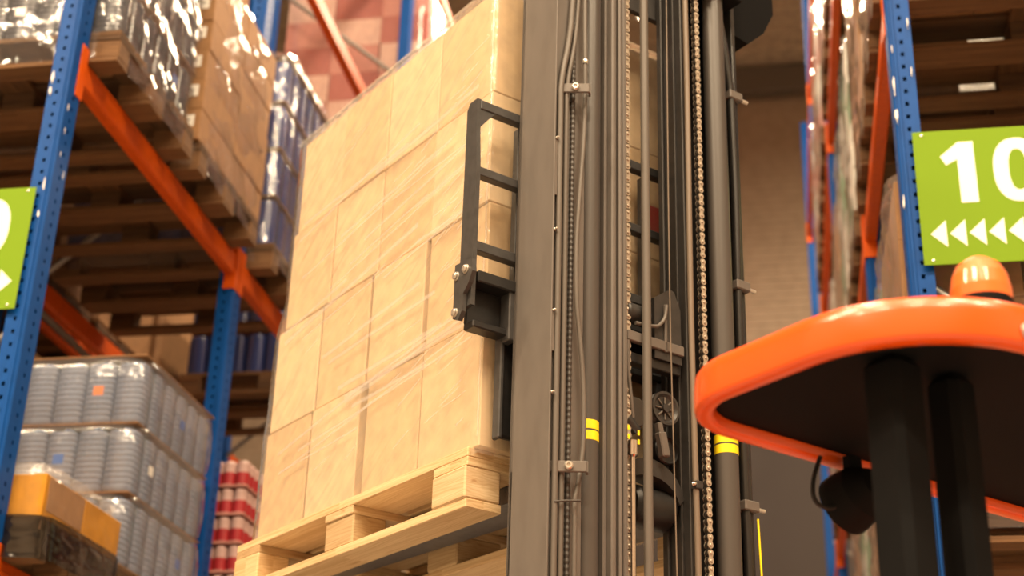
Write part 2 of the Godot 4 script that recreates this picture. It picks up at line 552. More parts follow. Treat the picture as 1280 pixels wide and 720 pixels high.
func can_tray(c: Vector3, side: int, label: String, group: String, nearrow: bool, along: int) -> void:
	# a tray of drink cans 6 along x by 4 along z; only cans in the two outer rows show
	can_meshes()
	var o := thing("can_tray", label, "drinks tray", c, 0.0, group)
	bbx("tray", mats["pink_card"], o, -0.198, 0.198, 0.0, 0.012, -0.132, 0.132, 0.002)
	for i in 6:
		for j in 4:
			if i == (5 if side > 0 else 0) or (nearrow and j == 3):
				var p := Vector3((i - 2.5) * 0.066, 0.004, (j - 1.5) * 0.066)
				var k := put("can", meshes["can"], mats["can_white"], o, at(p))
				put("red_band", meshes["can_band"], mats["can_red"], k)

func goods_cartons(c: Vector3, n: Vector3i, s: Vector3, side: int, ms: Array, called: String, label: String, group: String, lab := 0, near := true, full := false) -> void:
	for l in n.y:
		for i in n.x:
			for j in n.z:
				var on_aisle := i == (n.x - 1 if side > 0 else 0)
				if not (full or on_aisle or (near and j == n.z - 1)):
					continue
				var jit := Vector3(rng.randf_range(-0.004, 0.004), 0, rng.randf_range(-0.004, 0.004))
				carton(called, label % ["bottom", "second", "third", "fourth", "fifth", "sixth", "seventh"][l] if "%s" in label else label,
					c + jit + Vector3((i - (n.x - 1) / 2.0) * (s.x + 0.006), l * (s.y + 0.001), (j - (n.z - 1) / 2.0) * (s.z + 0.006)), s, mats[ms[(i + j + l) % ms.size()]], 0.0, group, lab)

# ------------------------------------------------------------------ racks
func upright(m: Material, punched: bool, h: float) -> ArrayMesh:
	# hollow post, 0.08 along x, 0.10 along z, seen from +z and from +x; the two seen faces carry punched holes
	var key := "upright%s%.2f" % [punched, h]
	if meshes.has(key):
		return meshes[key]
	var b := MB.new()
	if not punched:
		b.bb(-0.08, 0.0, 0.0, h, -0.10, 0.0, 0.004)
		meshes[key] = b.done()
		return meshes[key]
	b.quad(Vector3(-0.08, 0, 0), Vector3(-0.08, h, 0), Vector3(-0.08, h, -0.1), Vector3(-0.08, 0, -0.1), Vector3(-1, 0, 0))
	b.quad(Vector3(-0.08, 0, -0.1), Vector3(-0.08, h, -0.1), Vector3(0, h, -0.1), Vector3(0, 0, -0.1), Vector3(0, 0, -1))
	b.quad(Vector3(-0.08, h, 0), Vector3(-0.08, h, -0.1), Vector3(0, h, -0.1), Vector3(0, h, 0), Vector3(0, 1, 0))
	# end face: a plain strip, a fold, a punched strip
	var P := 0.05
	var hw := 0.006
	var hh := 0.008
	for face in 2:
		var X := func(a: float, y: float) -> Vector3:
			return Vector3(-0.08 + a, y, 0.0) if face == 0 else Vector3(0.0, y, -a)
		var o := Vector3(0, 0, 1) if face == 0 else Vector3(1, 0, 0)
		var w: float = 0.074 if face == 0 else 0.1
		var st: float = 0.0 if face == 0 else 0.006
		var cx: float = 0.036 if face == 0 else 0.055
		var lo := 1.5
		b.quad(X.call(st, 0.0), X.call(w, 0.0), X.call(w, lo), X.call(st, lo), o)
		var nn := int((h - lo) / P)
		for i in nn:
			var y0 := lo + i * P
			var y1 := y0 + P
			var m0 := y0 + P * 0.5 - hh
			var m1 := y0 + P * 0.5 + hh
			b.quad(X.call(st, y0), X.call(w, y0), X.call(w, m0), X.call(st, m0), o)
			b.quad(X.call(st, m1), X.call(w, m1), X.call(w, y1), X.call(st, y1), o)
			b.quad(X.call(st, m0), X.call(cx - hw, m0), X.call(cx - hw, m1), X.call(st, m1), o)
			b.quad(X.call(cx + hw, m0), X.call(w, m0), X.call(w, m1), X.call(cx + hw, m1), o)
	b.quad(Vector3(-0.006, 0, 0), Vector3(-0.006, h, 0), Vector3(0, h, -0.006), Vector3(0, 0, -0.006), Vector3(1, 0, 1))
	# folded bead that stiffens the end face
	b.bb(-0.024, -0.012, 0.0, h, 0.0, 0.006, 0.002)
	meshes[key] = b.done()
	return meshes[key]

func rack(xf: float, side: int, frames: Array, levels: Array, h: float, label: String, called_lab: String, detail: int) -> Node3D:
	# xf: the aisle face; side +1: the aisle lies towards +x
	var o := thing("pallet_rack", label, "pallet rack", Vector3(xf, 0, frames[0]))
	var blue: Material = mats["rack_blue"]
	var orange: Material = mats["rack_orange"]
	for i in frames.size():
		var z: float = frames[i] - frames[0]
		for rear in 2:
			var b := Basis()
			if side < 0:
				b = Basis(Vector3(-1, 0, 0), Vector3(0, 1, 0), Vector3(0, 0, 1))
			var u := put("upright", upright(blue, i < detail and rear == 0, h), blue, o, at(Vector3(-side * 1.1 * rear, 0, z), b))
		for k in int(h / 1.0):
			var y0 := 0.4 + k * 1.0
			tubep("brace", mats["galvanised"], o, [Vector3(-side * 0.08, y0 if k % 2 else y0 + 0.9, z - 0.05), Vector3(-side * 1.12, y0 + 0.9 if k % 2 else y0, z - 0.05)], 0.018, 4)
	for i in frames.size() - 1:
		var z0: float = frames[i] - frames[0] - 0.1
		var z1: float = frames[i + 1] - frames[0]
		for y in levels:
			for rear in 2:
				var x := -side * (0.005 if rear == 0 else 1.13)
				var bm := MB.new()
				bm.bb(minf(x, x - side * 0.05), maxf(x, x - side * 0.05), y - 0.115, y, z1, z0, 0.006)
				bm.bb(minf(x + side * 0.003, x - side * 0.03), maxf(x + side * 0.003, x - side * 0.03), y - 0.108, y - 0.035, z1 + 0.002, z0 - 0.002, 0.003)
				var be := put("beam", bm.done(), orange, o)
				for e in [[z0, -1], [z1, 1]]:
					var cn := MB.new()
					var zz: float = e[0]
					cn.bb(minf(x - side * 0.05, x + side * 0.009), maxf(x - side * 0.05, x + side * 0.009), y - 0.19, y + 0.045, minf(zz, zz + e[1] * 0.012), maxf(zz, zz + e[1] * 0.012), 0.001)
					if rear == 0:
						cn.bb(minf(x + side * 0.005, x + side * 0.010), maxf(x + side * 0.005, x + side * 0.010), y - 0.19, y + 0.045, minf(zz - e[1] * 0.045, zz + e[1] * 0.01), maxf(zz - e[1] * 0.045, zz + e[1] * 0.01), 0.001)
					put("connector", cn.done(), orange, be)
	return o

func chips(o: Node3D, list: Array, side: int) -> void:
	# bare spots where the paint has flaked off the end post: [face, across, height, half width, half height]
	for q in list:
		var poly := PackedVector2Array()
		for i in 11:
			var a := TAU * i / 11
			var k := rng.randf_range(0.2, 0.8)
			poly.append(Vector2(q[1] + cos(a) * q[3] * k, q[2] + sin(a) * q[4] * k))
		var b := MB.new()
		if q[0] == 0:
			b.prism(poly, 0.0, 0.0068, Transform3D(Basis(Vector3(side, 0, 0), Vector3(0, 1, 0), Vector3(0, 0, 1)), Vector3.ZERO))
		else:
			b.prism(poly, 0.0, 0.0008, Transform3D(Basis(Vector3(0, 0, 1), Vector3(0, 1, 0), Vector3(side, 0, 0)), Vector3.ZERO))
		put("bare_patch", b.done(), mats["white_label"], o)

func sign_board(called: String, label: String, p: Vector3, flip: bool) -> void:
	# aisle sign, lower corner at p, 0.483 wide and 0.495 high, numeral 10 above seven arrow heads that point to the aisle
	var o := thing(called, label, "sign", p)
	var W := 0.483
	bbx("panel", mats["sign_green"], o, 0, W, 0, 0.495, -0.004, 0, 0.001)
	var one := PackedVector2Array([Vector2(0.083, 0.395), Vector2(0.100, 0.362), Vector2(0.137, 0.382), Vector2(0.137, 0.22), Vector2(0.192, 0.22), Vector2(0.192, 0.447), Vector2(0.143, 0.447)])
	var b := MB.new()
	b.prism(one, 0.0, 0.0012)
	put("numeral", b.done(), mats["sign_white"], o)
	var z := MB.new()
	var pts := []
	for e in 2:
		var r := []
		for j in 40:
			var a := TAU * j / 40
			var rx: float = [0.078, 0.029][e]
			var ry: float = [0.118, 0.076][e]
			r.append(Vector2(0.326 + rx * signf(cos(a)) * pow(absf(cos(a)), 0.85), 0.333 + ry * signf(sin(a)) * pow(absf(sin(a)), 0.85)))
		pts.append(r)
	for j in 40:
		var k := (j + 1) % 40
		var A := Vector3(pts[0][j].x, pts[0][j].y, 0.0012)
		var B := Vector3(pts[0][k].x, pts[0][k].y, 0.0012)
		var C := Vector3(pts[1][k].x, pts[1][k].y, 0.0012)
		var D := Vector3(pts[1][j].x, pts[1][j].y, 0.0012)
		z.quad(A, B, C, D, Vector3(0, 0, 1))
		z.quad(A, B, B - Vector3(0, 0, 0.0012), A - Vector3(0, 0, 0.0012), A - Vector3(0.326, 0.333, 0))
		z.quad(D, C, C - Vector3(0, 0, 0.0012), D - Vector3(0, 0, 0.0012), Vector3(0.326, 0.333, 0) - D)
	put("numeral", z.done(), mats["sign_white"], o)
	for k in 7:
		var x0 := 0.03 + k * 0.0608
		var t := MB.new()
		if flip:
			t.prism(PackedVector2Array([Vector2(W - x0, 0.11), Vector2(W - x0 - 0.05, 0.158), Vector2(W - x0 - 0.05, 0.062)]), 0.0, 0.0012)
		else:
			t.prism(PackedVector2Array([Vector2(x0, 0.11), Vector2(x0 + 0.05, 0.158), Vector2(x0 + 0.05, 0.062)]), 0.0, 0.0012)
		put("arrow_head", t.done(), mats["sign_white"], o)
	for x in [0.03, W - 0.03]:
		for y in [0.48, 0.015]:
			var s := MB.new()
			s.lathe([Vector2(0.005, 0), Vector2(0.005, 0.002), Vector2(0, 0.003)], 8, at(Vector3(x, y, 0), Basis(Vector3(1, 0, 0), PI / 2)))
			put("screw", s.done(), mats["bolt_steel"], o)
	bbx("bracket", mats["galvanised"], o, 0.04, W - 0.04, 0.3, 0.33, -0.016, -0.004, 0.001)

# ------------------------------------------------------------------ the lifted load
func lifted_load() -> void:
	var X := Transform3D(Basis(Vector3.UP, TR), TO)
	# pallet: 1.2 m runs along the forks
	pallet(X * Vector3(0.4, DECK - 0.144, -0.6), TR + PI / 2, "new_wood", "pale new wooden pallet carried on the forks of the reach truck")
	var lens := [1.135, 1.12, 1.088, 1.075]
	var gaps := [[0.012, 0.034, 0.017], [0.017, 0.02, 0.011], [0.005, 0.005, 0.006], [0.003, 0.003, 0.004]]
	var nlay := ["bottom", "second", "third", "top"]
	var ncol := ["column against the load backrest", "second column from the load backrest", "third column from the load backrest", "column at the fork tips"]
	for row in 2:
		for l in 4:
			var z := 0.02
			for c in 4:
				if row == 1 and c > 0 and l > 0:
					continue
				var w: float = [0.268, 0.268, 0.266, 0.264][l]
				var ctr := X * Vector3(0.015 + 0.195 + row * 0.395 + [0.0, 0.004, 0.0, 0.003, 0.002][(l + c) % 5], DECK + l * 0.3215, z - w / 2)
				var what: String = "plain cardboard carton, %s layer of the lifted load, %s" % [nlay[l], ncol[c]]
				if row == 1:
					what = "inner-row carton, %s layer of the lifted load, %s" % [nlay[l], ncol[c]]
				var o := carton("cardboard_carton", what, ctr, Vector3(0.388, 0.3208, w), mats["card%d" % ((l * 3 + c + row) % 4)], TR, "cartons of the lifted load")
				if row == 1 and l == 2 and c == 0:
					bbx("red_mark", mats["red_print"], o, -0.06, 0.03, 0.06, 0.16, w / 2, w / 2 + 0.0008, 0.0)
				if c < 3:
					z -= w + gaps[l][c]
	# film round the load
	var f := FastNoiseLite.new()
	f.seed = 4
	f.frequency = 1.0
	var pts := []
	var outline := []
	var x0 := 0.008; var x1 := 0.812; var z0 := 0.028; var z1 := -1.118
	var cor := [Vector2(x1, z0), Vector2(x0, z0), Vector2(x0, z1), Vector2(x1, z1)]
	for k in 4:
		var a: Vector2 = cor[k]
		var b: Vector2 = cor[(k + 1) % 4]
		for i in 40:
			outline.append(a.lerp(b, i / 40.0))
	for i in 41:
		var y := -0.02 + 1.318 * i / 40.0
		var row := []
		for w in outline:
			var q: Vector2 = w
			if q.y < -0.9:
				q.y += (0.045 * clampf((y - 0.62) / 0.1, 0.0, 1.0) + 0.015 * clampf((y - 0.3) / 0.08, 0.0, 1.0)) * clampf((-0.9 - q.y) / 0.2, 0.0, 1.0)
			var d := f.get_noise_3d(q.x * 4.0, y * 6.0 - q.y * 3.0, q.y * 4.0) * 0.004
			var out := Vector2(q.x - 0.41, (q.y + 0.545) * 0.75).normalized()
			row.append(Vector3(q.x + out.x * (d + 0.002), DECK + y, q.y + out.y * (d + 0.002)))
		pts.append(row)
	var cap := []
	for w in pts[40]:
		cap.append(Vector3(0.41, DECK + 1.302, -0.545).lerp(w, 0.8))
	pts.append(cap)
	var mb := MB.new()
	mb.grid(pts, true)
	var fo := put("stretch_film", mb.done(), mats["hero_film"], self, X)
	tag(fo, "clear stretch film wrapped round the lifted cartons", "stretch film")
	# long pleats that climb the aisle side, and short creases near the corner, whitened as highlight streaks
	var r := RandomNumberGenerator.new()
	r.seed = 8
	for i in 90:
		var longp := i < 26
		var L := r.randf_range(0.35, 0.95) if longp else r.randf_range(0.03, 0.11)
		var za := r.randf_range(-1.05, 0.0 - L * 0.6) if longp else r.randf_range(-0.22, -0.06) - (0.0 if i % 3 else r.randf() * 0.8)
		var ya := r.randf_range(0.05, 1.15)
		var sl := r.randf_range(0.02, 0.16) if longp else r.randf_range(0.1, 0.5)
		var ridge := []
		for k in 14:
			var zz: float = za + L * k / 13.0
			if zz > 0.022:
				break
			var yy: float = ya + sl * L * k / 13.0
			ridge.append(Vector3(x0 - 0.0035 + 0.003 * f.get_noise_2d(zz * 9.0, i), DECK + yy + 0.004 * f.get_noise_2d(zz * 5.0, i + 40.0), zz))
		if ridge.size() > 2:
			var rb := MB.new()
			rb.tube(ridge, r.randf_range(0.003, 0.009) if longp else r.randf_range(0.0016, 0.003), 6)
			put("pleat", rb.done(), mats["pleat_film"], fo, at(Vector3((x0 - 0.0035) * 0.8, 0, 0), Basis.from_scale(Vector3(0.2, 1, 1))))
	# bunched film along the corner edges
	for e in [[x0 - 0.003, z0 + 0.002, 5, 0.0]]:
		var rope := []
		for i in 60:
			var y: float = 0.02 + (1.27 - e[3]) * i / 59.0 + e[3]
			rope.append(Vector3(e[0] + 0.004 * f.get_noise_2d(y * 9.0, e[2]), DECK + y, e[1] + 0.004 * f.get_noise_2d(y * 9.0, e[2] + 50.0)))
		var r2 := MB.new()
		r2.tube(rope, 0.0026, 5)
		var ro := put("film_edge", r2.done(), mats["pleat_film"], self, X)
		tag(ro, "gathered pleat of clear film on the mast side corner of the lifted load", "film pleat")

# ------------------------------------------------------------------ reach truck
func chain(o: Node3D, x: float, z: float, y0: float, y1: float, called: String) -> void:
	var root := Node3D.new()
	root.name = called
	root.position = Vector3(x, y0, z)
	o.add_child(root, true)
	var p := 0.0187
	if not meshes.has("link0"):
		for kind in 2:
			var b := MB.new()
			var r := 0.0082
			var poly := PackedVector2Array()
			for i in 11:
				var a := PI + PI * i / 10.0
				poly.append(Vector2(cos(a) * r, sin(a) * r - p / 2))
			poly.append(Vector2(0.0052, 0.0))
			for i in 11:
				var a := PI * i / 10.0
				poly.append(Vector2(cos(a) * r, sin(a) * r + p / 2))
			poly.append(Vector2(-0.0052, 0.0))
			var d := 0.0075 if kind == 0 else 0.0045
			b.prism(poly, d - 0.0022, d)
			b.prism(poly, -d, -d + 0.0022)
			if kind == 0:
				for s in [-1, 1]:
					b.lathe([Vector2(0.0038, -0.0095), Vector2(0.0038, 0.009), Vector2(0.0026, 0.0103), Vector2(0, 0.0105)], 8, at(Vector3(0, s * p / 2, 0), Basis(Vector3(1, 0, 0), PI / 2)))
			meshes["link%d" % kind] = b.done()
	var n := int((y1 - y0) / p)
	for i in n:
		put("link", meshes["link%d" % (i % 2)], mats["chain_steel" if i % 2 == 0 else "chain_dark"], root, at(Vector3(0, (i + 0.5) * p, 0)))

func clamp_plate(o: Node3D, c: Vector3, w: float) -> void:
	# flat bar across the hoses, turned to the outside corner of the rail
	var k := put("hose_clamp", boxm(Vector3(w, 0.026, 0.007), 0.002), mats["mast_grey"], o, at(c, Basis(Vector3.UP, -0.66)))
	for e in [-1, 1]:
		bbx("clamp_leg", mats["mast_grey"], k, e * w / 2 - 0.003, e * w / 2 + 0.003, -0.013, 0.013, -0.02, 0.0, 0.001)
	var s := MB.new()
	s.lathe([Vector2(0.010, 0), Vector2(0.010, 0.006), Vector2(0.0075, 0.009), Vector2(0.0045, 0.009), Vector2(0.004, 0.005), Vector2(0, 0.005)], 14, at(Vector3(0, 0.001, 0.0035), Basis(Vector3(1, 0, 0), PI / 2)))
	put("bolt", s.done(), mats["bolt_steel"], k)

func bolt(parent: Node, p: Vector3, n: Basis, r := 0.009) -> void:
	var s := MB.new()
	s.lathe([Vector2(r * 1.25, 0), Vector2(r * 1.25, 0.002), Vector2(r, 0.003), Vector2(r, 0.007), Vector2(r * 0.6, 0.009), Vector2(0, 0.009)], 10, at(p, n))
	put("bolt", s.done(), mats["bolt_steel"], parent)

func rounded(cs: Array, seg := 9) -> PackedVector2Array:   # corners as [x, z, radius], convex
	var o := PackedVector2Array()
	var k := cs.size()
	for i in k:
		var p := Vector2(cs[i][0], cs[i][1])
		var a := (Vector2(cs[(i - 1 + k) % k][0], cs[(i - 1 + k) % k][1]) - p).normalized()
		var b := (Vector2(cs[(i + 1) % k][0], cs[(i + 1) % k][1]) - p).normalized()
		var r: float = cs[i][2]
		for s in seg + 1:
			var t := float(s) / seg
			var c := p + (a + b) * r
			var st := -b
			var en := -a
			var ang := st.angle_to(en) * t
			o.append(c + st.rotated(ang) * r)
	return o

func reach_truck() -> void:
	var o := thing("reach_truck", "dark grey and orange reach truck lifting a pallet of cartons", "forklift truck", TO, TR)
	var G: Material = mats["mast_grey"]
	var D: Material = mats["dark_steel"]
	var K: Material = mats["black_paint"]
	var TOP := 4.3
	# outer mast, left rail: side plate, rear channel for the hoses
	var lm := MB.new()
	lm.bb(0.048, 0.0525, 0.25, TOP, 0.10, 0.249, 0.001)
	lm.bb(0.048, 0.205, 0.25, TOP, 0.10, 0.115, 0.002)
	put("outer_mast_rail", lm.done(), G, o)
	# stitched cover over the rear of the left rail
	bbx("hose_channel", G, o, 0.0565, 0.150, 0.25, TOP, 0.231, 0.237, 0.001)
	for s in [[2.53, 2.625], [2.425, 2.432], [2.834, 2.842], [2.93, 3.08], [1.6, 1.7]]:
		bbx("stitch_tab", G, o, 0.051, 0.0585, s[0], s[1], 0.236, 0.2488, 0.0005)
	for y in [2.43, 2.63, 2.838, 3.085]:
		bolt(o, Vector3(0.0545, y, 0.2487), Basis(Vector3(1, 0, 0), PI / 2), 0.0028)
	# hoses down the left rail
	var zh := 0.246
	tubep("hydraulic_hose", mats["hose_pale"], o, smooth([Vector3(0.112, 4.2, zh), Vector3(0.099, 3.501, zh), Vector3(0.069, 3.26, zh), Vector3(0.0665, 3.15, zh), Vector3(0.0675, 2.69, zh), Vector3(0.0685, 2.15, zh), Vector3(0.068, 1.0, zh)]), 0.0078)
	tubep("hydraulic_hose", mats["hose_pale"], o, smooth([Vector3(0.13, 4.2, zh), Vector3(0.117, 3.508, zh), Vector3(0.088, 3.26, zh), Vector3(0.0845, 3.15, zh), Vector3(0.0865, 2.69, zh), Vector3(0.0865, 2.15, zh), Vector3(0.086, 1.0, zh)]), 0.0065)
	tubep("hydraulic_hose", mats["hose_pale"], o, smooth([Vector3(0.133, 4.2, zh + 0.008), Vector3(0.133, 3.515, zh + 0.008), Vector3(0.134, 3.327, zh + 0.01), Vector3(0.136, 3.206, zh + 0.008), Vector3(0.132, 3.09, zh + 0.008), Vector3(0.122, 2.943, zh + 0.008), Vector3(0.115, 2.823, zh + 0.008), Vector3(0.115, 2.73, zh + 0.008), Vector3(0.119, 2.649, zh + 0.008), Vector3(0.128, 2.58, zh + 0.008), Vector3(0.139, 2.466, zh + 0.008), Vector3(0.141, 2.352, zh + 0.008), Vector3(0.136, 2.285, zh + 0.008), Vector3(0.124, 2.215, zh + 0.008), Vector3(0.118, 2.18, zh + 0.008), Vector3(0.119, 2.02, zh + 0.008), Vector3(0.12, 1.0, zh + 0.008)]), 0.0058)
	# ribbed conduit behind them
	var rc := MB.new()
	var pr := []
	for i in 380:
		pr.append(Vector2(0.0068 if i % 2 else 0.0055, 1.4 + i * 0.0072))
	rc.lathe(pr, 8, at(Vector3(0.108, 0, 0.2405)))
	put("ribbed_conduit", rc.done(), mats["hose"], o)
	clamp_plate(o, Vector3(0.098, 3.235, 0.264), 0.07)
	clamp_plate(o, Vector3(0.093, 2.26, 0.264), 0.08)
	tubep("cable_tie", mats["hose"], o, [Vector3(0.064, 2.178, 0.252), Vector3(0.088, 2.182, 0.262), Vector3(0.12, 2.186, 0.272)], 0.0026, 6)
	var fit := MB.new()
	fit.lathe([Vector2(0.0075, -0.006), Vector2(0.0085, 0.0), Vector2(0.0075, 0.006)], 8, at(Vector3(0.134, 3.33, zh + 0.01)))
	put("hose_fitting", fit.done(), mats["bolt_steel"], o)
	# lift cylinders with yellow marks
	for c in [[0.176, 2.368, 0.222, 0.027], [0.586, 2.419, 0.245, 0.029]]:
		var cy := MB.new()
		cy.lathe([Vector2(0, 0.25), Vector2(c[3], 0.25), Vector2(c[3], TOP - 0.25), Vector2(0.02, TOP - 0.25), Vector2(0.02, TOP)], 24, at(Vector3(c[0], 0, c[2])))
		var cn := put("lift_cylinder", cy.done(), mats["cylinder_paint"], o)
		for s in [-0.013, 0.013]:
			var ym := MB.new()
			ym.lathe([Vector2(c[3], c[1] + s - 0.011), Vector2(c[3] + 0.0006, c[1] + s - 0.0105), Vector2(c[3] + 0.0006, c[1] + s + 0.0105), Vector2(c[3], c[1] + s + 0.011)], 24, at(Vector3(c[0], 0, c[2])))
			put("yellow_band", ym.done(), mats["yellow_mark"], cn)
	# inner mast, left: ridged flange
	var li := MB.new()
	li.bb(0.216, 0.226, 0.4, TOP, 0.13, 0.232, 0.002)
	li.bb(0.226, 0.240, 0.4, TOP, 0.13, 0.25, 0.003)
	li.bb(0.240, 0.250, 0.4, TOP, 0.13, 0.238, 0.002)
	li.bb(0.250, 0.260, 0.4, TOP, 0.13, 0.249, 0.003)
	li.bb(0.260, 0.266, 0.4, TOP, 0.13, 0.234, 0.001)
	li.bb(0.266, 0.279, 0.4, TOP, 0.13, 0.245, 0.003)
	put("inner_mast_rail", li.done(), G, o)
	chain(o, 0.291, 0.225, 1.9, 3.75, "lift_chain")
	# outer mast, right: rail behind the cylinder, steel darkened for its shade
	var rm := MB.new()
	rm.bb(0.668, 0.683, 0.25, TOP, 0.10, 0.232, 0.002)
	rm.bb(0.53, 0.683, 0.25, TOP, 0.10, 0.115, 0.002)  # backing plate added to make the space behind chain and cylinder dark
	rm.bb(0.625, 0.668, 0.25, TOP, 0.19, 0.205, 0.002)
	put("outer_mast_rail", rm.done(), D, o)
	# inner mast, right: its inward face, flange and edge pipe; steel darkened for shade
	var ri := MB.new()
	ri.bb(0.474, 0.492, 0.4, TOP, 0.145, 0.236, 0.002)
	ri.bb(0.466, 0.474, 0.4, TOP, 0.145, 0.165, 0.002)
	ri.bb(0.468, 0.474, 0.4, TOP, 0.205, 0.212, 0.001)
	ri.bb(0.492, 0.56, 0.4, TOP, 0.145, 0.16, 0.002)
	put("inner_mast_rail", ri.done(), D, o)
	tubep("steel_pipe", mats["cable_brown"], o, smooth([Vector3(0.482, 4.2, 0.248), Vector3(0.481, 3.41, 0.25), Vector3(0.477, 2.8, 0.25), Vector3(0.479, 2.39, 0.25), Vector3(0.482, 2.08, 0.25), Vector3(0.484, 1.2, 0.25)]), 0.0075)
	var pc := bbx("pipe_clip", D, o, 0.472, 0.494, 2.288, 2.308, 0.24, 0.262, 0.002)
	bolt(pc, Vector3(-0.016, 0, 0.004), Basis(Vector3(1, 0, 0), PI / 2), 0.004)
	chain(o, 0.518, 0.247, 1.9, 3.75, "lift_chain")
	tubep("control_cable", mats["cable_brown"], o, smooth([Vector3(0.413, 4.2, 0.25), Vector3(0.413, 3.64, 0.25), Vector3(0.408, 2.78, 0.25), Vector3(0.416, 2.07, 0.25), Vector3(0.418, 1.2, 0.25)]), 0.0019, 6)
	tubep("centre_pipe", mats["hose_pale"], o, [Vector3(0.333, 4.2, 0.25), Vector3(0.333, 2.76, 0.25), Vector3(0.333, 1.0, 0.25)], 0.0112, 14)
	# hose and bracket on the right rail
	tubep("hydraulic_hose", mats["hose_black"], o, smooth([Vector3(0.575, 3.82, 0.23), Vector3(0.598, 3.68, 0.25), Vector3(0.613, 3.607, 0.252), Vector3(0.63, 3.51, 0.25), Vector3(0.641, 3.43, 0.248), Vector3(0.645, 3.276, 0.247), Vector3(0.646, 3.084, 0.247), Vector3(0.643, 2.86, 0.247), Vector3(0.642, 2.589, 0.247), Vector3(0.642, 2.278, 0.247), Vector3(0.645, 2.109, 0.247), Vector3(0.646, 1.2, 0.247)]), 0.0115)
	tubep("hydraulic_hose", mats["hose_black"], o, [Vector3(0.662, 3.6, 0.238), Vector3(0.664, 2.9, 0.238), Vector3(0.664, 2.28, 0.238), Vector3(0.666, 1.2, 0.238)], 0.008)
	for y in [3.43, 2.862, 2.28]:
		var br := bbx("hose_bracket", G, o, 0.628, 0.676, y - 0.013, y + 0.013, 0.228, 0.262, 0.003)
		var st := MB.new()
		st.tube([Vector3(0.02, -0.004, 0.008), Vector3(0.045, -0.004, 0.008)], 0.0055, 8)
		put("stud", st.done(), mats["bolt_steel"], br)
	tubep("yellow_cable", mats["yellow_mark"], o, [Vector3(0.668, 2.25, 0.26), Vector3(0.673, 2.11, 0.26), Vector3(0.676, 1.2, 0.26)], 0.0028, 6)
	# head: cross member, pulley housing
	bbx("cross_member", D, o, 0.279, 0.60, 3.655, 3.86, 0.128, 0.144, 0.003)
	bbx("cross_member", D, o, 0.066, 0.668, 4.05, 4.2, 0.10, 0.13, 0.003)
	var cr := MB.new()
	cr.prism(PackedVector2Array([Vector2(0.60, 4.05), Vector2(0.60, 3.70), Vector2(0.765, 3.675), Vector2(0.829, 3.737), Vector2(0.872, 3.82), Vector2(0.874, 4.05)]), 0.13, 0.20)
	put("head_housing", cr.done(), mats["cab_black"], o)
	bbx("head_housing", mats["cab_black"], o, 0.495, 0.66, 3.72, 4.05, 0.17, 0.29, 0.004)
	# carriage parts seen between the rails
	var cp := MB.new()
	cp.prism(PackedVector2Array([Vector2(0.372, 2.60), Vector2(0.372, 2.758), Vector2(0.424, 2.794), Vector2(0.437, 2.789), Vector2(0.456, 2.745), Vector2(0.458, 2.60)]), 0.222, 0.234)
	put("carriage_plate", cp.done(), D, o)
	bbx("carriage_rib", G, o, 0.400, 0.408, 2.62, 2.745, 0.234, 0.240, 0.001)
	bbx("carriage_crossbar", G, o, 0.284, 0.462, 2.622, 2.648, 0.226, 0.240, 0.002)
	bbx("carriage_crossbar", K, o, 0.284, 0.462, 2.575, 2.60, 0.20, 0.226, 0.002)
	var rl := MB.new()
	rl.lathe([Vector2(0, -0.035), Vector2(0.022, -0.035), Vector2(0.025, -0.03), Vector2(0.025, 0.03), Vector2(0.022, 0.035), Vector2(0, 0.035)], 20, at(Vector3(0.325, 2.705, 0.215), Basis(Vector3(0, 0, 1), PI / 2)))
	put("carriage_roller", rl.done(), D, o)
	tubep("bent_tube", mats["hose_pale"], o, smooth([Vector3(0.404, 2.742, 0.242), Vector3(0.398, 2.71, 0.243), Vector3(0.386, 2.69, 0.243), Vector3(0.366, 2.676, 0.242), Vector3(0.31, 2.672, 0.236)]), 0.0048)
	var Z := Basis(Vector3(1, 0, 0), PI / 2)
	var PC := Vector3(0.402, 2.476, 0.226)
	var pl := MB.new()
	pl.lathe([Vector2(0.0, -0.012), Vector2(0.042, -0.012), Vector2(0.042, -0.006), Vector2(0.036, 0.0), Vector2(0.042, 0.006), Vector2(0.042, 0.012), Vector2(0.036, 0.012), Vector2(0.030, 0.006), Vector2(0.010, 0.004), Vector2(0.010, 0.014), Vector2(0, 0.014)], 28, at(PC, Z))
	var pu := put("pulley", pl.done(), D, o)
	for k in 8:
		var a := TAU * k / 8
		var sp := MB.new()
		sp.box(PC + Vector3(cos(a) * 0.02, sin(a) * 0.02, 0.007), Vector3(0.018, 0.004, 0.004), 0.001, Basis(Vector3(0, 0, 1), a))
		put("spoke", sp.done(), mats["hose_pale"], pu)
	var dk := MB.new()
	dk.lathe([Vector2(0.0, -0.02), Vector2(0.038, -0.02), Vector2(0.038, 0.012), Vector2(0.035, 0.015), Vector2(0, 0.015)], 10, at(Vector3(0.326, 2.455, 0.205), Z))
	put("motor_cap", dk.done(), mats["cylinder_paint"], o)
	var bl := MB.new()
	bl.box(Vector3(0.396, 2.385, 0.23), Vector3(0.024, 0.06, 0.02), 0.003, Basis(Vector3(0, 0, 1), 0.22))
	bl.box(Vector3(0.386, 2.424, 0.23), Vector3(0.015, 0.026, 0.016), 0.002, Basis(Vector3(0, 0, 1), 0.22))
	put("valve_block", bl.done(), G, o)
	var rg := MB.new()
	rg.lathe([Vector2(0, -0.01), Vector2(0.036, -0.01), Vector2(0.036, 0.008), Vector2(0.033, 0.012), Vector2(0.030, 0.004), Vector2(0, 0.004)], 24, at(Vector3(0.428, 2.384, 0.2), Z))
	put("guide_wheel", rg.done(), K, o)
	var hp := MB.new()
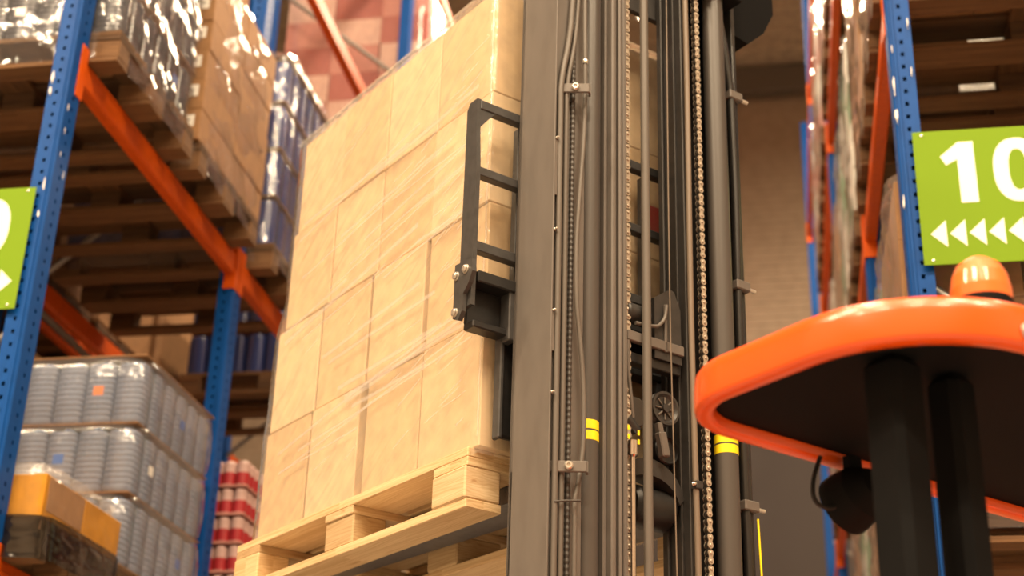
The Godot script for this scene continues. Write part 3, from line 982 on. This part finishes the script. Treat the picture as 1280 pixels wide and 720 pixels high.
	hp.tube(smooth([Vector3(0.284, 2.62, 0.238), Vector3(0.288, 2.54, 0.236), Vector3(0.298, 2.47, 0.234), Vector3(0.306, 2.43, 0.23)]), 0.0048, 8)
	put("carriage_hose", hp.done(), mats["hose_pale"], o)
	var fg := MB.new()
	fg.lathe([Vector2(0, -0.02), Vector2(0.013, -0.02), Vector2(0.013, 0.02), Vector2(0, 0.02)], 10, at(Vector3(0.304, 2.415, 0.226), Basis(Vector3(0, 0, 1), 0.9)))
	put("hose_fitting", fg.done(), D, o)
	var sh := MB.new()
	var arc := PackedVector2Array()
	for i in 11:
		var a := lerpf(2.7, 0.2, i / 10.0)
		arc.append(Vector2(0.372 + 0.105 * cos(a), 2.25 + 0.10 * sin(a)))
	for i in 11:
		var a := lerpf(0.2, 2.7, i / 10.0)
		arc.append(Vector2(0.372 + 0.09 * cos(a), 2.24 + 0.07 * sin(a)))
	sh.prism(arc, 0.15, 0.215)
	put("motor_guard", sh.done(), D, o)
	var dr := MB.new()
	dr.lathe([Vector2(0, -0.06), Vector2(0.042, -0.06), Vector2(0.05, -0.05), Vector2(0.05, 0.05), Vector2(0.042, 0.06), Vector2(0, 0.06)], 24, at(Vector3(0.40, 2.245, 0.165), Basis(Vector3(0, 0, 1), PI / 2)))
	put("drive_drum", dr.done(), K, o)
	var cr2 := MB.new()
	cr2.lathe([Vector2(0, 1.2), Vector2(0.0065, 1.2), Vector2(0.0065, 2.33), Vector2(0.012, 2.335), Vector2(0.012, 2.37), Vector2(0, 2.37)], 14, at(Vector3(0.296, 0, 0.24)))
	put("piston_rod", cr2.done(), mats["chrome"], o)
	for s in [[0.272, 2.39], [0.302, 2.383]]:
		for k in 2:
			bbx("yellow_tick", mats["yellow_mark"], o, s[0], s[0] + 0.006, s[1] - k * 0.022, s[1] - k * 0.022 + 0.012, 0.2505, 0.2512, 0.0)
	# load backrest
	var BG: Material = mats["backrest_grey"]
	var lb := Node3D.new()
	lb.name = "load_backrest"
	o.add_child(lb, true)
	for e in [[-0.076, 1.0], [0.80, -1.0]]:
		var up := MB.new()
		var S := Transform3D(Basis(Vector3(0, 0, 1), Vector3(0, 1, 0), Vector3(-1, 0, 0)), Vector3(e[0], 0, 0))
		up.prism(PackedVector2Array([Vector2(0.047, 2.66), Vector2(0.047, 3.205), Vector2(0.058, 3.224), Vector2(0.092, 3.224), Vector2(0.092, 3.14), Vector2(0.100, 3.03), Vector2(0.100, 2.66)]), -0.012, 0.0, S)
		put("end_post", up.done(), BG, lb)
	for y in [[3.196, 3.222], [3.010, 3.034], [2.806, 2.832]]:
		bbx("cross_bar", BG, lb, -0.066, 0.80, y[0], y[1], 0.070, 0.095, 0.002)
	var gs := MB.new()
	gs.prism(PackedVector2Array([Vector2(-0.064, 3.197), Vector2(-0.02, 3.197), Vector2(-0.034, 3.183), Vector2(-0.064, 3.145)]), 0.074, 0.092)
	put("gusset", gs.done(), BG, lb)
	for x in [0.066, 0.27, 0.475, 0.68]:
		bbx("upright_bar", BG, lb, x, x + 0.02, 2.74, 3.2, 0.048, 0.070, 0.002)
	# fork carriage
	var cg := Node3D.new()
	cg.name = "fork_carriage"
	o.add_child(cg, true)
	for e in [[-0.077, 1.0], [0.802, -1.0]]:
		var ep := MB.new()
		var S2 := Transform3D(Basis(Vector3(0, 0, 1), Vector3(0, 1, 0), Vector3(-1, 0, 0)), Vector3(e[0], 0, 0))
		ep.prism(PackedVector2Array([Vector2(0.046, 2.635), Vector2(0.046, 2.775), Vector2(0.118, 2.768), Vector2(0.122, 2.735), Vector2(0.108, 2.71), Vector2(0.086, 2.688), Vector2(0.084, 2.645), Vector2(0.07, 2.625)]), 0.0, 0.012, S2)
		put("end_plate", ep.done(), BG, cg)
	var NX := Basis(Vector3(0, 0, 1), PI / 2)
	for p in [Vector2(0.054, 2.743), Vector2(0.094, 2.748), Vector2(0.056, 2.648)]:
		bolt(cg, Vector3(-0.0885, p.y, p.x), NX, 0.0095)
	var cw := MB.new()
	cw.bb(-0.06, 0.80, 2.722, 2.752, 0.052, 0.105, 0.003)
	cw.bb(-0.06, 0.80, 2.628, 2.722, 0.048, 0.06, 0.002)
	cw.bb(-0.06, 0.80, 2.612, 2.630, 0.048, 0.09, 0.003)
	put("carriage_bar", cw.done(), K, cg)
	bbx("fork_bracket", BG, cg, 0.035, 0.06, 2.60, 2.735, 0.06, 0.10, 0.003)
	var pt := MB.new()
	pt.bb(0.036, 0.15, 2.37, 2.66, 0.046, 0.066, 0.006)
	put("side_shift_plate", pt.done(), K, cg)
	bbx("side_shift_rim", BG, cg, 0.034, 0.046, 2.365, 2.62, 0.044, 0.072, 0.003)
	# forks
	for x in [0.165, 0.505]:
		var fk := MB.new()
		var S3 := Transform3D(Basis(Vector3(0, 0, 1), Vector3(0, 1, 0), Vector3(-1, 0, 0)), Vector3(x, 0, 0))
		fk.prism(PackedVector2Array([Vector2(0.085, 2.66), Vector2(0.045, 2.66), Vector2(0.040, 2.309), Vector2(-1.10, 2.300), Vector2(-1.12, 2.292), Vector2(-1.10, 2.285), Vector2(0.05, 2.262), Vector2(0.085, 2.285)]), -0.13, 0.0, S3)
		put("fork", fk.done(), mats["fork_steel"], o)
	# chassis, straddle legs and wheels, below the frame
	var ch := MB.new()
	ch.bb(-0.24, 0.98, 0.12, 0.95, 0.62, 1.62, 0.04)
	put("chassis", ch.done(), mats["orange_paint"], o)
	bbx("battery_box", K, o, -0.1, 0.84, 0.12, 0.8, 0.34, 0.62, 0.02)
	for x in [-0.19, 0.83]:
		bbx("straddle_leg", K, o, x, x + 0.1, 0.10, 0.24, -0.75, 0.66, 0.01)
	for p in [Vector3(-0.14, 0.13, -0.6), Vector3(0.88, 0.13, -0.6), Vector3(0.1, 0.17, 1.35), Vector3(0.6, 0.17, 1.35)]:
		var wh := MB.new()
		var r: float = p.y
		wh.lathe([Vector2(0, -0.05), Vector2(r * 0.5, -0.05), Vector2(r - 0.01, -0.05), Vector2(r, -0.04), Vector2(r, 0.04), Vector2(r - 0.01, 0.05), Vector2(r * 0.5, 0.05), Vector2(0, 0.05)], 24, at(p, Basis(Vector3(0, 0, 1), PI / 2)))
		put("wheel", wh.done(), mats["rubber"], o)
	bbx("mast_foot", K, o, 0.04, 0.70, 0.10, 0.40, 0.09, 0.36, 0.01)
	# overhead guard
	var outl := rounded([[-0.29, 1.0, 0.15], [-0.29, 1.58, 0.25], [1.03, 1.58, 0.25], [1.03, 1.0, 0.15]], 12)
	var prof := [Vector2(-0.034, 2.100), Vector2(-0.032, 2.086), Vector2(-0.026, 2.082), Vector2(-0.008, 2.081), Vector2(-0.002, 2.085), Vector2(0.0, 2.092), Vector2(0.0, 2.11), Vector2(-0.001, 2.13), Vector2(-0.003, 2.143), Vector2(-0.009, 2.151), Vector2(-0.02, 2.155), Vector2(-0.07, 2.157), Vector2(-0.12, 2.160)]
	var cen := Vector2(0.37, 1.29)
	var rim := MB.new()
	var rows := []
	for q in prof:
		var row := []
		var k := outl.size()
		for i in k:
			var tn := (outl[(i + 1) % k] - outl[(i - 1 + k) % k]).normalized()
			var nr := Vector2(tn.y, -tn.x)
			if nr.dot(outl[i] - cen) < 0.0:
				nr = -nr
			var w: Vector2 = outl[i] + nr * q.x
			row.append(Vector3(w.x, q.y, w.y))
		rows.append(row)
	rows.reverse()
	rim.grid(rows, true)
	put("guard_rim", rim.done(), mats["orange_paint"], o)
	var inn := rounded([[-0.262, 1.028, 0.122], [-0.262, 1.552, 0.222], [1.002, 1.552, 0.222], [1.002, 1.028, 0.122]], 10)
	var top := MB.new()
	top.prism(inn, -2.158, -2.102, Transform3D(Basis(Vector3(1, 0, 0), Vector3(0, 0, 1), Vector3(0, -1, 0)), Vector3.ZERO))
	put("roof_panel", top.done(), mats["cab_black"], o)
	bolt(o, Vector3(-0.085, 2.105, 1.575), Basis(Vector3(1, 0, 0), PI / 2), 0.011)
	# pillars under the guard
	for p in [[-0.153, 1.382, 0.07], [-0.03, 1.39, 0.06], [-0.12, 1.08, 0.05], [0.86, 1.4, 0.075], [0.86, 1.08, 0.05]]:
		if p[1] < 1.1 and p[0] < 0.0:
			continue
		bbx("pillar", mats["cab_black"], o, p[0] - p[2] / 2, p[0] + p[2] / 2, 0.9, 2.1, p[1] - p[2] / 2, p[1] + p[2] / 2, 0.012)
	# work lamp on the front edge with its cable
	var wl := MB.new()
	wl.lathe([Vector2(0, -0.055), Vector2(0.03, -0.05), Vector2(0.05, -0.02), Vector2(0.056, 0.015), Vector2(0.056, 0.03), Vector2(0.05, 0.032), Vector2(0.048, 0.026), Vector2(0, 0.026)], 24, at(Vector3(0.115, 2.015, 1.055), Basis(Vector3(1, 0, 0), -1.9)))
	var wlp := put("work_lamp", wl.done(), mats["cab_black"], o)
	bbx("lamp_bracket", mats["cab_black"], wlp, 0.10, 0.13, 2.03, 2.09, 1.045, 1.065, 0.002)
	tubep("lamp_cable", mats["rubber"], o, smooth([Vector3(0.04, 2.075, 1.05), Vector3(0.02, 2.03, 1.05), Vector3(0.02, 1.995, 1.05), Vector3(0.05, 1.985, 1.05), Vector3(0.085, 1.998, 1.055)]), 0.004, 8)
	# beacon
	var be := MB.new()
	be.lathe([Vector2(0, 0), Vector2(0.046, 0), Vector2(0.046, 0.024), Vector2(0.043, 0.028)], 28, at(Vector3(-0.072, 2.155, 1.495)))
	var ben := put("beacon_base", be.done(), mats["cab_black"], o)
	var bd := MB.new()
	bd.lathe([Vector2(0.045, 0.026), Vector2(0.045, 0.045), Vector2(0.041, 0.068), Vector2(0.033, 0.085), Vector2(0.019, 0.096), Vector2(0.0, 0.1)], 28, at(Vector3(-0.072, 2.155, 1.495)))
	put("beacon_dome", bd.done(), mats["beacon_orange"], ben)

# ------------------------------------------------------------------ the hall
func hall() -> void:
	var F := MB.new()
	F.bb(-13, 11, -0.2, 0, -19.2, 12, 0)
	struct("floor", F.done(), mats["concrete"])
	var bw := MB.new()
	# horizontal cladding, one rib every 0.3 m
	bw.bb(-13, 11, 0, 13.4, -19.2, -19.0, 0)
	for i in 118:
		bw.bb(-13, 11, 0.12 + i * 0.11, 0.17 + i * 0.11, -19.0, -18.99, 0.0)
	struct("wall_back", bw.done(), mats["cladding"])
	for s in [["wall_left", -13.2, -13.0], ["wall_right", 11.0, 11.2]]:
		var w := MB.new()
		w.bb(s[1], s[2], 0, 13.4, -19.2, 12.2, 0)
		struct(s[0], w.done(), mats["cladding"])
	var wf := MB.new()
	wf.bb(-13, 11, 0, 13.4, 12, 12.2, 0)
	struct("wall_front", wf.done(), mats["cladding"])
	var ce := MB.new()
	ce.bb(-13.2, 11.2, 13.3, 13.5, -19.2, 12.2, 0)
	for i in 60:
		ce.bb(-13, 11, 13.27, 13.3, -18.9 + i * 0.5, -18.7 + i * 0.5, 0.01)
	struct("ceiling", ce.done(), mats["roof_panel"])
	var n := 1
	for z in [-18.7, -13.0, -7.0, -1.0, 5.0]:
		var t := MB.new()
		t.bb(-13, 11, 12.85, 13.27, z - 0.1, z + 0.1, 0.01)
		struct("trim_%d" % n, t.done(), mats["roof_steel"])
		n += 1
	var d := MB.new()
	d.bb(-2.4, 1.6, 0, 7.7, -18.95, -18.85, 0.01)  # tall dark brown slab against the back wall
	struct("dark_slab_1", d.done(), mats["slab_brown"])
	var rp := put("sprinkler_pipe", _pipe(), mats["pipe_red"], self, at(Vector3(-0.55, 0, -18.8)))
	tag(rp, "red vertical pipe on the far cladding wall", "pipe")

func _pipe() -> ArrayMesh:
	var b := MB.new()
	b.tube([Vector3(0, 0, 0), Vector3(0, 13.2, 0)], 0.08, 10)
	return b.done()

# ------------------------------------------------------------------ rack goods
const PL := 0.144
const ORD := ["first", "second", "third", "fourth", "fifth", "sixth", "seventh", "eighth"]
func pallet_at(row: float, y: float, z: float, side: int, wood: String, what: String, where: String) -> Vector3:
	# puts a pallet on the beams; returns the base centre of its load
	pallet(Vector3(row, y, z), 0.0, wood, "weathered wooden pallet under %s" % what + where)
	return Vector3(row, y + PL, z)

func left_goods() -> void:
	var RX := -3.10
	var A := 4.485
	var B := 6.67
	var Z := 2.48
	# level above the beam in view
	var c := pallet_at(RX, A, -5.04, 1, "old_wood", "the clear-wrapped grey bottles", " beside the end upright")
	jugs(c, 9, 6, 4, 1, "jug_dark", "grey plastic bottle in the wrapped load above the beam next to labelled cartons", "the wrapped grey bottles", true)
	film("stretch_film", "shiny clear film round the lower two layers of grey bottles", c + Vector3(0, -0.13, 0), Vector3(1.2, 0.71, 0.82), mats["rack_film"], 21, 0.024, 0.0, 0.0, false)
	film("stretch_film", "shiny clear film round the upper layers of grey bottles", c + Vector3(0, 0.585, 0), Vector3(1.19, 0.60, 0.80), mats["rack_film"], 22, 0.024)
	c = pallet_at(RX, A, -5.93, 1, "old_wood", "the brown cartons with white labels", " on the upper beam")
	goods_cartons(c, Vector3i(3, 6, 2), Vector3(0.39, 0.16, 0.42), 1, ["brown_card"], "labelled_carton", "brown carton with a white label, %s layer of the labelled load", "cartons with white labels", 1, true, false)
	film("stretch_film", "shiny clear film round the cartons with white labels", c + Vector3(0, -0.12, 0), Vector3(1.2, 1.1, 0.87), mats["rack_film"], 23, 0.022, 0.0, 0.02)
	c = pallet_at(RX, A, -6.97, 1, "old_wood", "the blue bottles", " next to the second upright")
	jugs(c, 9, 6, 4, 1, "jug_blue", "blue bottle in the shiny wrapped load next to the second upright", "the wrapped blue bottles", false)
	film("stretch_film", "shiny clear film round the blue bottles next to the second upright", c + Vector3(0, -0.10, 0), Vector3(1.21, 1.27, 0.82), mats["rack_film"], 24, 0.024)
	c = pallet_at(RX, A, -8.72, 1, "old_wood", "the pale bottles", " deep in the second bay")
	jugs(c, 9, 6, 2, 1, "jug_blue", "blue bottle of the low load deep in the second bay", "the low load of blue bottles", false)
	# topmost level in view
	for i in 2:
		var z: float = [-9.86, -10.76][i]
		var nm: String = ["nearer", "farther"][i]
		c = pallet_at(RX, B, z, 1, "old_wood", "the %s pink cartons" % nm, " on the top beam")
		goods_cartons(c, Vector3i(3, 6, 3), Vector3(0.385, 0.25, 0.255), 1, ["pink_card", "blush_card", "red_card"], "pink_carton", "pink, red or white carton, %s layer of the " + nm + " wrapped load on the top beam", "pink and white cartons on the top beam", 0, i == 0)
		film("stretch_film", "shiny film round the %s pink load on the top beam" % nm, c + Vector3(0, -0.14, 0), Vector3(1.2, 1.68, 0.82), mats["rack_film"], 30 + i, 0.014)
	c = pallet_at(RX, B, -5.93, 1, "old_wood", "the lone brown cartons", " high in the first bay")
	goods_cartons(c, Vector3i(3, 3, 2), Vector3(0.39, 0.3, 0.39), 1, ["brown_card"], "shipping_carton", "brown carton, %s layer of the lone load high in the first bay", "brown cartons high in the first bay", 0, false)
	# level below
	c = pallet_at(RX, Z, -5.69, 1, "old_wood", "the stacked water jugs", " on the lower beam") + Vector3(0.02, 0, 0.015)
	jugs(c, 9, 6, 3, 1, "jug_plastic", "clear ribbed water jug in the three-layer stack behind the yellow cartons", "the three-layer stack of water jugs", true)
	for l in 3:
		film("stretch_film", "clear film round the %s layer of water jugs" % ["bottom", "middle", "top"][l], c + Vector3(0, 0.287 * l - 0.004, 0), Vector3(1.2, 0.286, 0.82), mats["jug_film"], 40 + l, 0.007, 0.0, 0.0, false, 0.03)
	# a narrow pallet at the rack end
	var np := pallet(Vector3(RX, Z, -4.955), 0.0, "old_wood", "narrow wooden pallet in black film under the yellow cartons")
	np.scale = Vector3(1, 1, 0.79)
	c = Vector3(RX, Z + PL, -4.955)
	film("stretch_film", "black film drawn round the pallet under the yellow cartons", c + Vector3(0, -0.145, 0), Vector3(1.27, 0.15, 0.69), mats["black_film"], 51, 0.01, 0.0, 0.0, false)
	for i in range(1, 3):
		for j in 2:
			var y := carton("yellow_carton", ["golden yellow carton behind the brown-panelled one at the rack end", "golden yellow carton with a brown side panel at the rack end"][i - 1] if j == 1 else ["golden yellow carton deep in the rack beside the water jugs", "golden yellow carton on the aisle edge beside the water jugs"][i - 1], c + Vector3((i - 1) * 0.4, 0.002, (j - 0.5) * 0.318), Vector3(0.392, 0.155, 0.313), mats["yellow_card"], 0.0, "yellow cartons at the rack end")
			if i == 2 and j == 1:
				bbx("brown_panel", mats["brown_card"], y, 0.196, 0.1975, 0.03, 0.15, -0.15, 0.13, 0.0)
	film("stretch_film", "loose clear film over the yellow cartons", c + Vector3(0.2, 0.004, 0), Vector3(0.83, 0.15, 0.67), mats["thin_film"], 52, 0.006, 0.0, 0.0, false)
	film("frayed_film", "frayed crumpled film edge on top of the yellow cartons", c + Vector3(0.2, 0.15, 0), Vector3(0.81, 0.05, 0.65), mats["pleat_film"], 53, 0.035, 0.0, 0.03, false)
	c = pallet_at(RX, Z, -6.95, 1, "old_wood", "the red and white cans", " on the lower beam")
	for l in 6:
		for i in 3:
			for j in 3:
				if i == 2 or j == 2:
					can_tray(c + Vector3((i - 1) * 0.4, l * 0.139, (j - 1) * 0.268), 1, "tray of red and white cans behind the second upright, %s layer up" % ORD[l], "trays of red and white cans", j == 2, 0)

func right_goods() -> void:
	var RX := 1.02
	var A := 4.485
	var B := 6.67
	var Z := 2.48
	var slots := [-5.05, -5.93, -6.95, -7.85, -8.75, -9.85, -10.75, -11.65]
	# upper beam
	var c: Vector3
	for i in slots.size():
		c = pallet_at(RX, A, slots[i], -1, "old_wood", "the %s load" % ORD[i], " on the upper beam beyond the numbered sign")
		if i < 2 or i == 4:
			goods_cartons(c, Vector3i(3, 4, 2), Vector3(0.39, 0.24, 0.39), -1, ["brown_card"], "stacked_carton", "brown carton, %s layer of the " + ORD[i] + " load on the upper beam beyond the sign", "brown cartons beyond the sign", 0, i == 0)
		elif i < 4:
			goods_cartons(c, Vector3i(3, 4, 3), Vector3(0.385, 0.24, 0.255), -1, ["white_card", "green_card", "white_card"], "white_carton", "white and green carton, %s layer of the " + ORD[i] + " load on the upper beam", "white and green cartons", 0, true)
		else:
			goods_cartons(c, Vector3i(3, 4, 2), Vector3(0.385, 0.24, 0.39), -1, ["white_card", "pink_card"], "pale_carton", "pale carton, %s layer of the " + ORD[i] + " load on the upper beam", "pale distant cartons", 0, true)
		film("stretch_film", "shiny film round the %s load on the upper beam beyond the sign" % ORD[i], c + Vector3(0, -0.1, 0), Vector3(1.2, 1.12, 0.81), mats["rack_film"], 60 + i, 0.024)
	# top beam
	for i in range(1, 8):
		c = pallet_at(RX, B, slots[i], -1, "old_wood", "the %s load" % ORD[i], " on the top beam beyond the numbered sign")
		goods_cartons(c, Vector3i(3, 4, 2), Vector3(0.385, 0.26, 0.39), -1, [["brown_card", "pink_card"], ["white_card", "pink_card"]][i % 2], "shipping_carton", "carton, %s layer of the " + ORD[i] + " load on the top beam beyond the sign", "cartons on the top beam beyond the sign", 0, i > 1)
		film("stretch_film", "shiny film round the %s load on the top beam beyond the sign" % ORD[i], c + Vector3(0, -0.1, 0), Vector3(1.2, 1.2, 0.81), mats["rack_film"], 80 + i, 0.024)
	# lower beam
	for i in range(0, 5):
		c = pallet_at(RX, Z, slots[i], -1, "old_wood", "the %s load" % ORD[i], " on the lower beam behind the truck roof")
		goods_cartons(c, Vector3i(3, 5, 2), Vector3(0.385, 0.225, 0.39), -1, [["brown_card"], ["white_card", "green_card"]][i % 2], "shipping_carton", "carton, %s layer of the " + ORD[i] + " load on the lower beam behind the truck roof", "cartons on the lower beam", 0, i == 0)
		film("stretch_film", "shiny film round the %s load on the lower beam behind the truck roof" % ORD[i], c + Vector3(0, -0.1, 0), Vector3(1.2, 1.27, 0.81), mats["rack_film"], 100 + i, 0.024)

func blocker_row(x: float, y: float, z0: float, where: String) -> void:
	# tall boxes added to block light, one per pallet, first two bays
	for i in 5:
		var z: float = [-5.05, -5.93, -6.95, -7.85, -8.75][i]
		if z > z0:
			continue
		pallet(Vector3(x, y, z), 0.0, "old_wood", "dark pallet under the %s added bulk box %s" % [ORD[i], where])
		var o := thing("added_blocker_box", "%s added light-blocking bulk box %s" % [ORD[i], where], "carton", Vector3(x, y + PL, z), 0.0, "added bulk boxes " + where)
		put("body", boxm(Vector3(1.16, 1.5, 0.78), 0.03), mats["brown_card"], o, at(Vector3(0, 0.75, 0)))
		put("lid", boxm(Vector3(1.18, 0.12, 0.8), 0.01), mats["card3"], o, at(Vector3(0, 1.5, 0)))

func _ready() -> void:
	rng.seed = 17
	# camera
	var cam := Camera3D.new()
	cam.name = "camera"
	var at_cam := CameraAttributesPhysical.new()
	at_cam.frustum_focal_length = 35.0 / (2.0 * 360.0 / 1866.29)
	at_cam.frustum_focus_distance = 3.35
	at_cam.exposure_aperture = 5.0
	at_cam.frustum_near = 0.05
	at_cam.frustum_far = 200.0
	cam.attributes = at_cam
	cam.fov = rad_to_deg(2.0 * atan(360.0 / 1866.29))
	cam.transform = Transform3D(Basis(Vector3(0.98451576, 0.02883528, -0.17290822), Vector3(0.04612255, 0.90901276, 0.4142083), Vector3(0.16911959, -0.41576957, 0.89360742)), Vector3(0, 1.25, 0))
	add_child(cam)
	cam.current = true
	# surroundings: a closed hall, lit by its lamps alone
	var we := WorldEnvironment.new()
	we.name = "environment"
	var e := Environment.new()
	e.background_mode = Environment.BG_COLOR
	e.background_color = Color(0, 0, 0)
	e.tonemap_mode = Environment.TONE_MAPPER_LINEAR
	e.tonemap_exposure = 0.88
	e.sdfgi_enabled = true
	e.ssao_enabled = true
	e.ssil_enabled = true
	we.environment = e
	add_child(we)
	make_materials()
	# lamps over the cross aisle and the aisle
	for q in [[-9.0, 1.5], [-6.0, 1.5], [-3.0, 1.5], [0.5, 1.5], [4.0, 1.5], [7.0, 1.5], [-7.5, 6.5], [-4.0, 6.5], [0.5, 6.5], [4.0, 6.5]]:
		lamp(Vector3(q[0], 11.6, q[1]), true, "long high bay lamp over the cross aisle", 80.0)
	for z in [-4.8, -8.8, -12.8]:
		lamp(Vector3(-1.08, 10.8, z), false, "long high bay lamp over the aisle between the racks", 42.0)
	for z in [-7.0, -11.0, -15.0]:  # extra lamps, added to put glare on the wrapped loads
		lamp(Vector3(5.2, 12.2, z), false, "added high bay lamp over the neighbouring aisle, for glare on the film", 70.0)
	hall()
	var frames := [-4.52, -6.40, -9.27, -12.2, -15.1]
	var racks := []
	racks.append(rack(-2.62, 1, frames, [2.48, 4.485, 6.67, 8.85], 10.2, "blue and orange pallet rack along the aisle opposite the truck roof", "", 2))
	racks.append(rack(0.45, -1, frames, [2.48, 4.485, 6.67, 8.85], 10.2, "blue and orange pallet rack behind the truck roof", "", 2))
	chips(racks[0], [[0, -0.066, 4.34, 0.012, 0.045], [0, -0.070, 4.28, 0.009, 0.03], [1, -0.03, 4.22, 0.008, 0.03], [1, -0.035, 4.12, 0.006, 0.022], [1, -0.034, 4.02, 0.005, 0.02], [0, -0.022, 3.86, 0.006, 0.05], [0, -0.024, 3.74, 0.006, 0.03], [1, -0.08, 3.95, 0.006, 0.03]], 1)
	chips(racks[1], [[0, -0.006, 4.04, 0.006, 0.06], [0, -0.005, 3.93, 0.008, 0.05], [0, -0.010, 4.2, 0.004, 0.03], [0, -0.07, 4.3, 0.004, 0.04], [0, -0.068, 4.1, 0.004, 0.03], [0, -0.004, 3.6, 0.005, 0.05]], -1)
	sign_board("aisle_sign", "lime green sign with white 10 and arrows, above the beacon", Vector3(0.498, 3.355, -4.5), false)
	sign_board("aisle_sign", "lime green sign on the end upright beside the yellow cartons", Vector3(-2.663 - 0.483, 3.355, -4.5), true)
	rack(-3.90, 1, frames.slice(0, 3), [2.48, 4.485, 6.67, 8.85], 10.2, "second blue and orange rack standing back to back behind the water jugs", "", 0)
	rack(1.73, -1, frames.slice(0, 3), [2.48, 4.485, 6.67, 8.85], 10.2, "second blue and orange rack standing back to back behind the numbered sign", "", 0)
	reach_truck()
	lifted_load()
	left_goods()
	right_goods()
	for y in [2.48, 4.485, 6.67]:
		var lv: String = {2.48: "lower", 4.485: "middle", 6.67: "upper"}[y]
		blocker_row(-4.46, y, 0.0, "on the %s beam behind the jugs" % lv)
		blocker_row(2.28, y, 0.0, "on the %s beam behind the sign" % lv)
	blocker_row(-3.10, 0.0, 0.0, "on the floor under the water jugs")  # unseen floor-level boxes, added to hold back floor bounce
	blocker_row(1.02, 0.0, 0.0, "on the floor under the numbered sign")
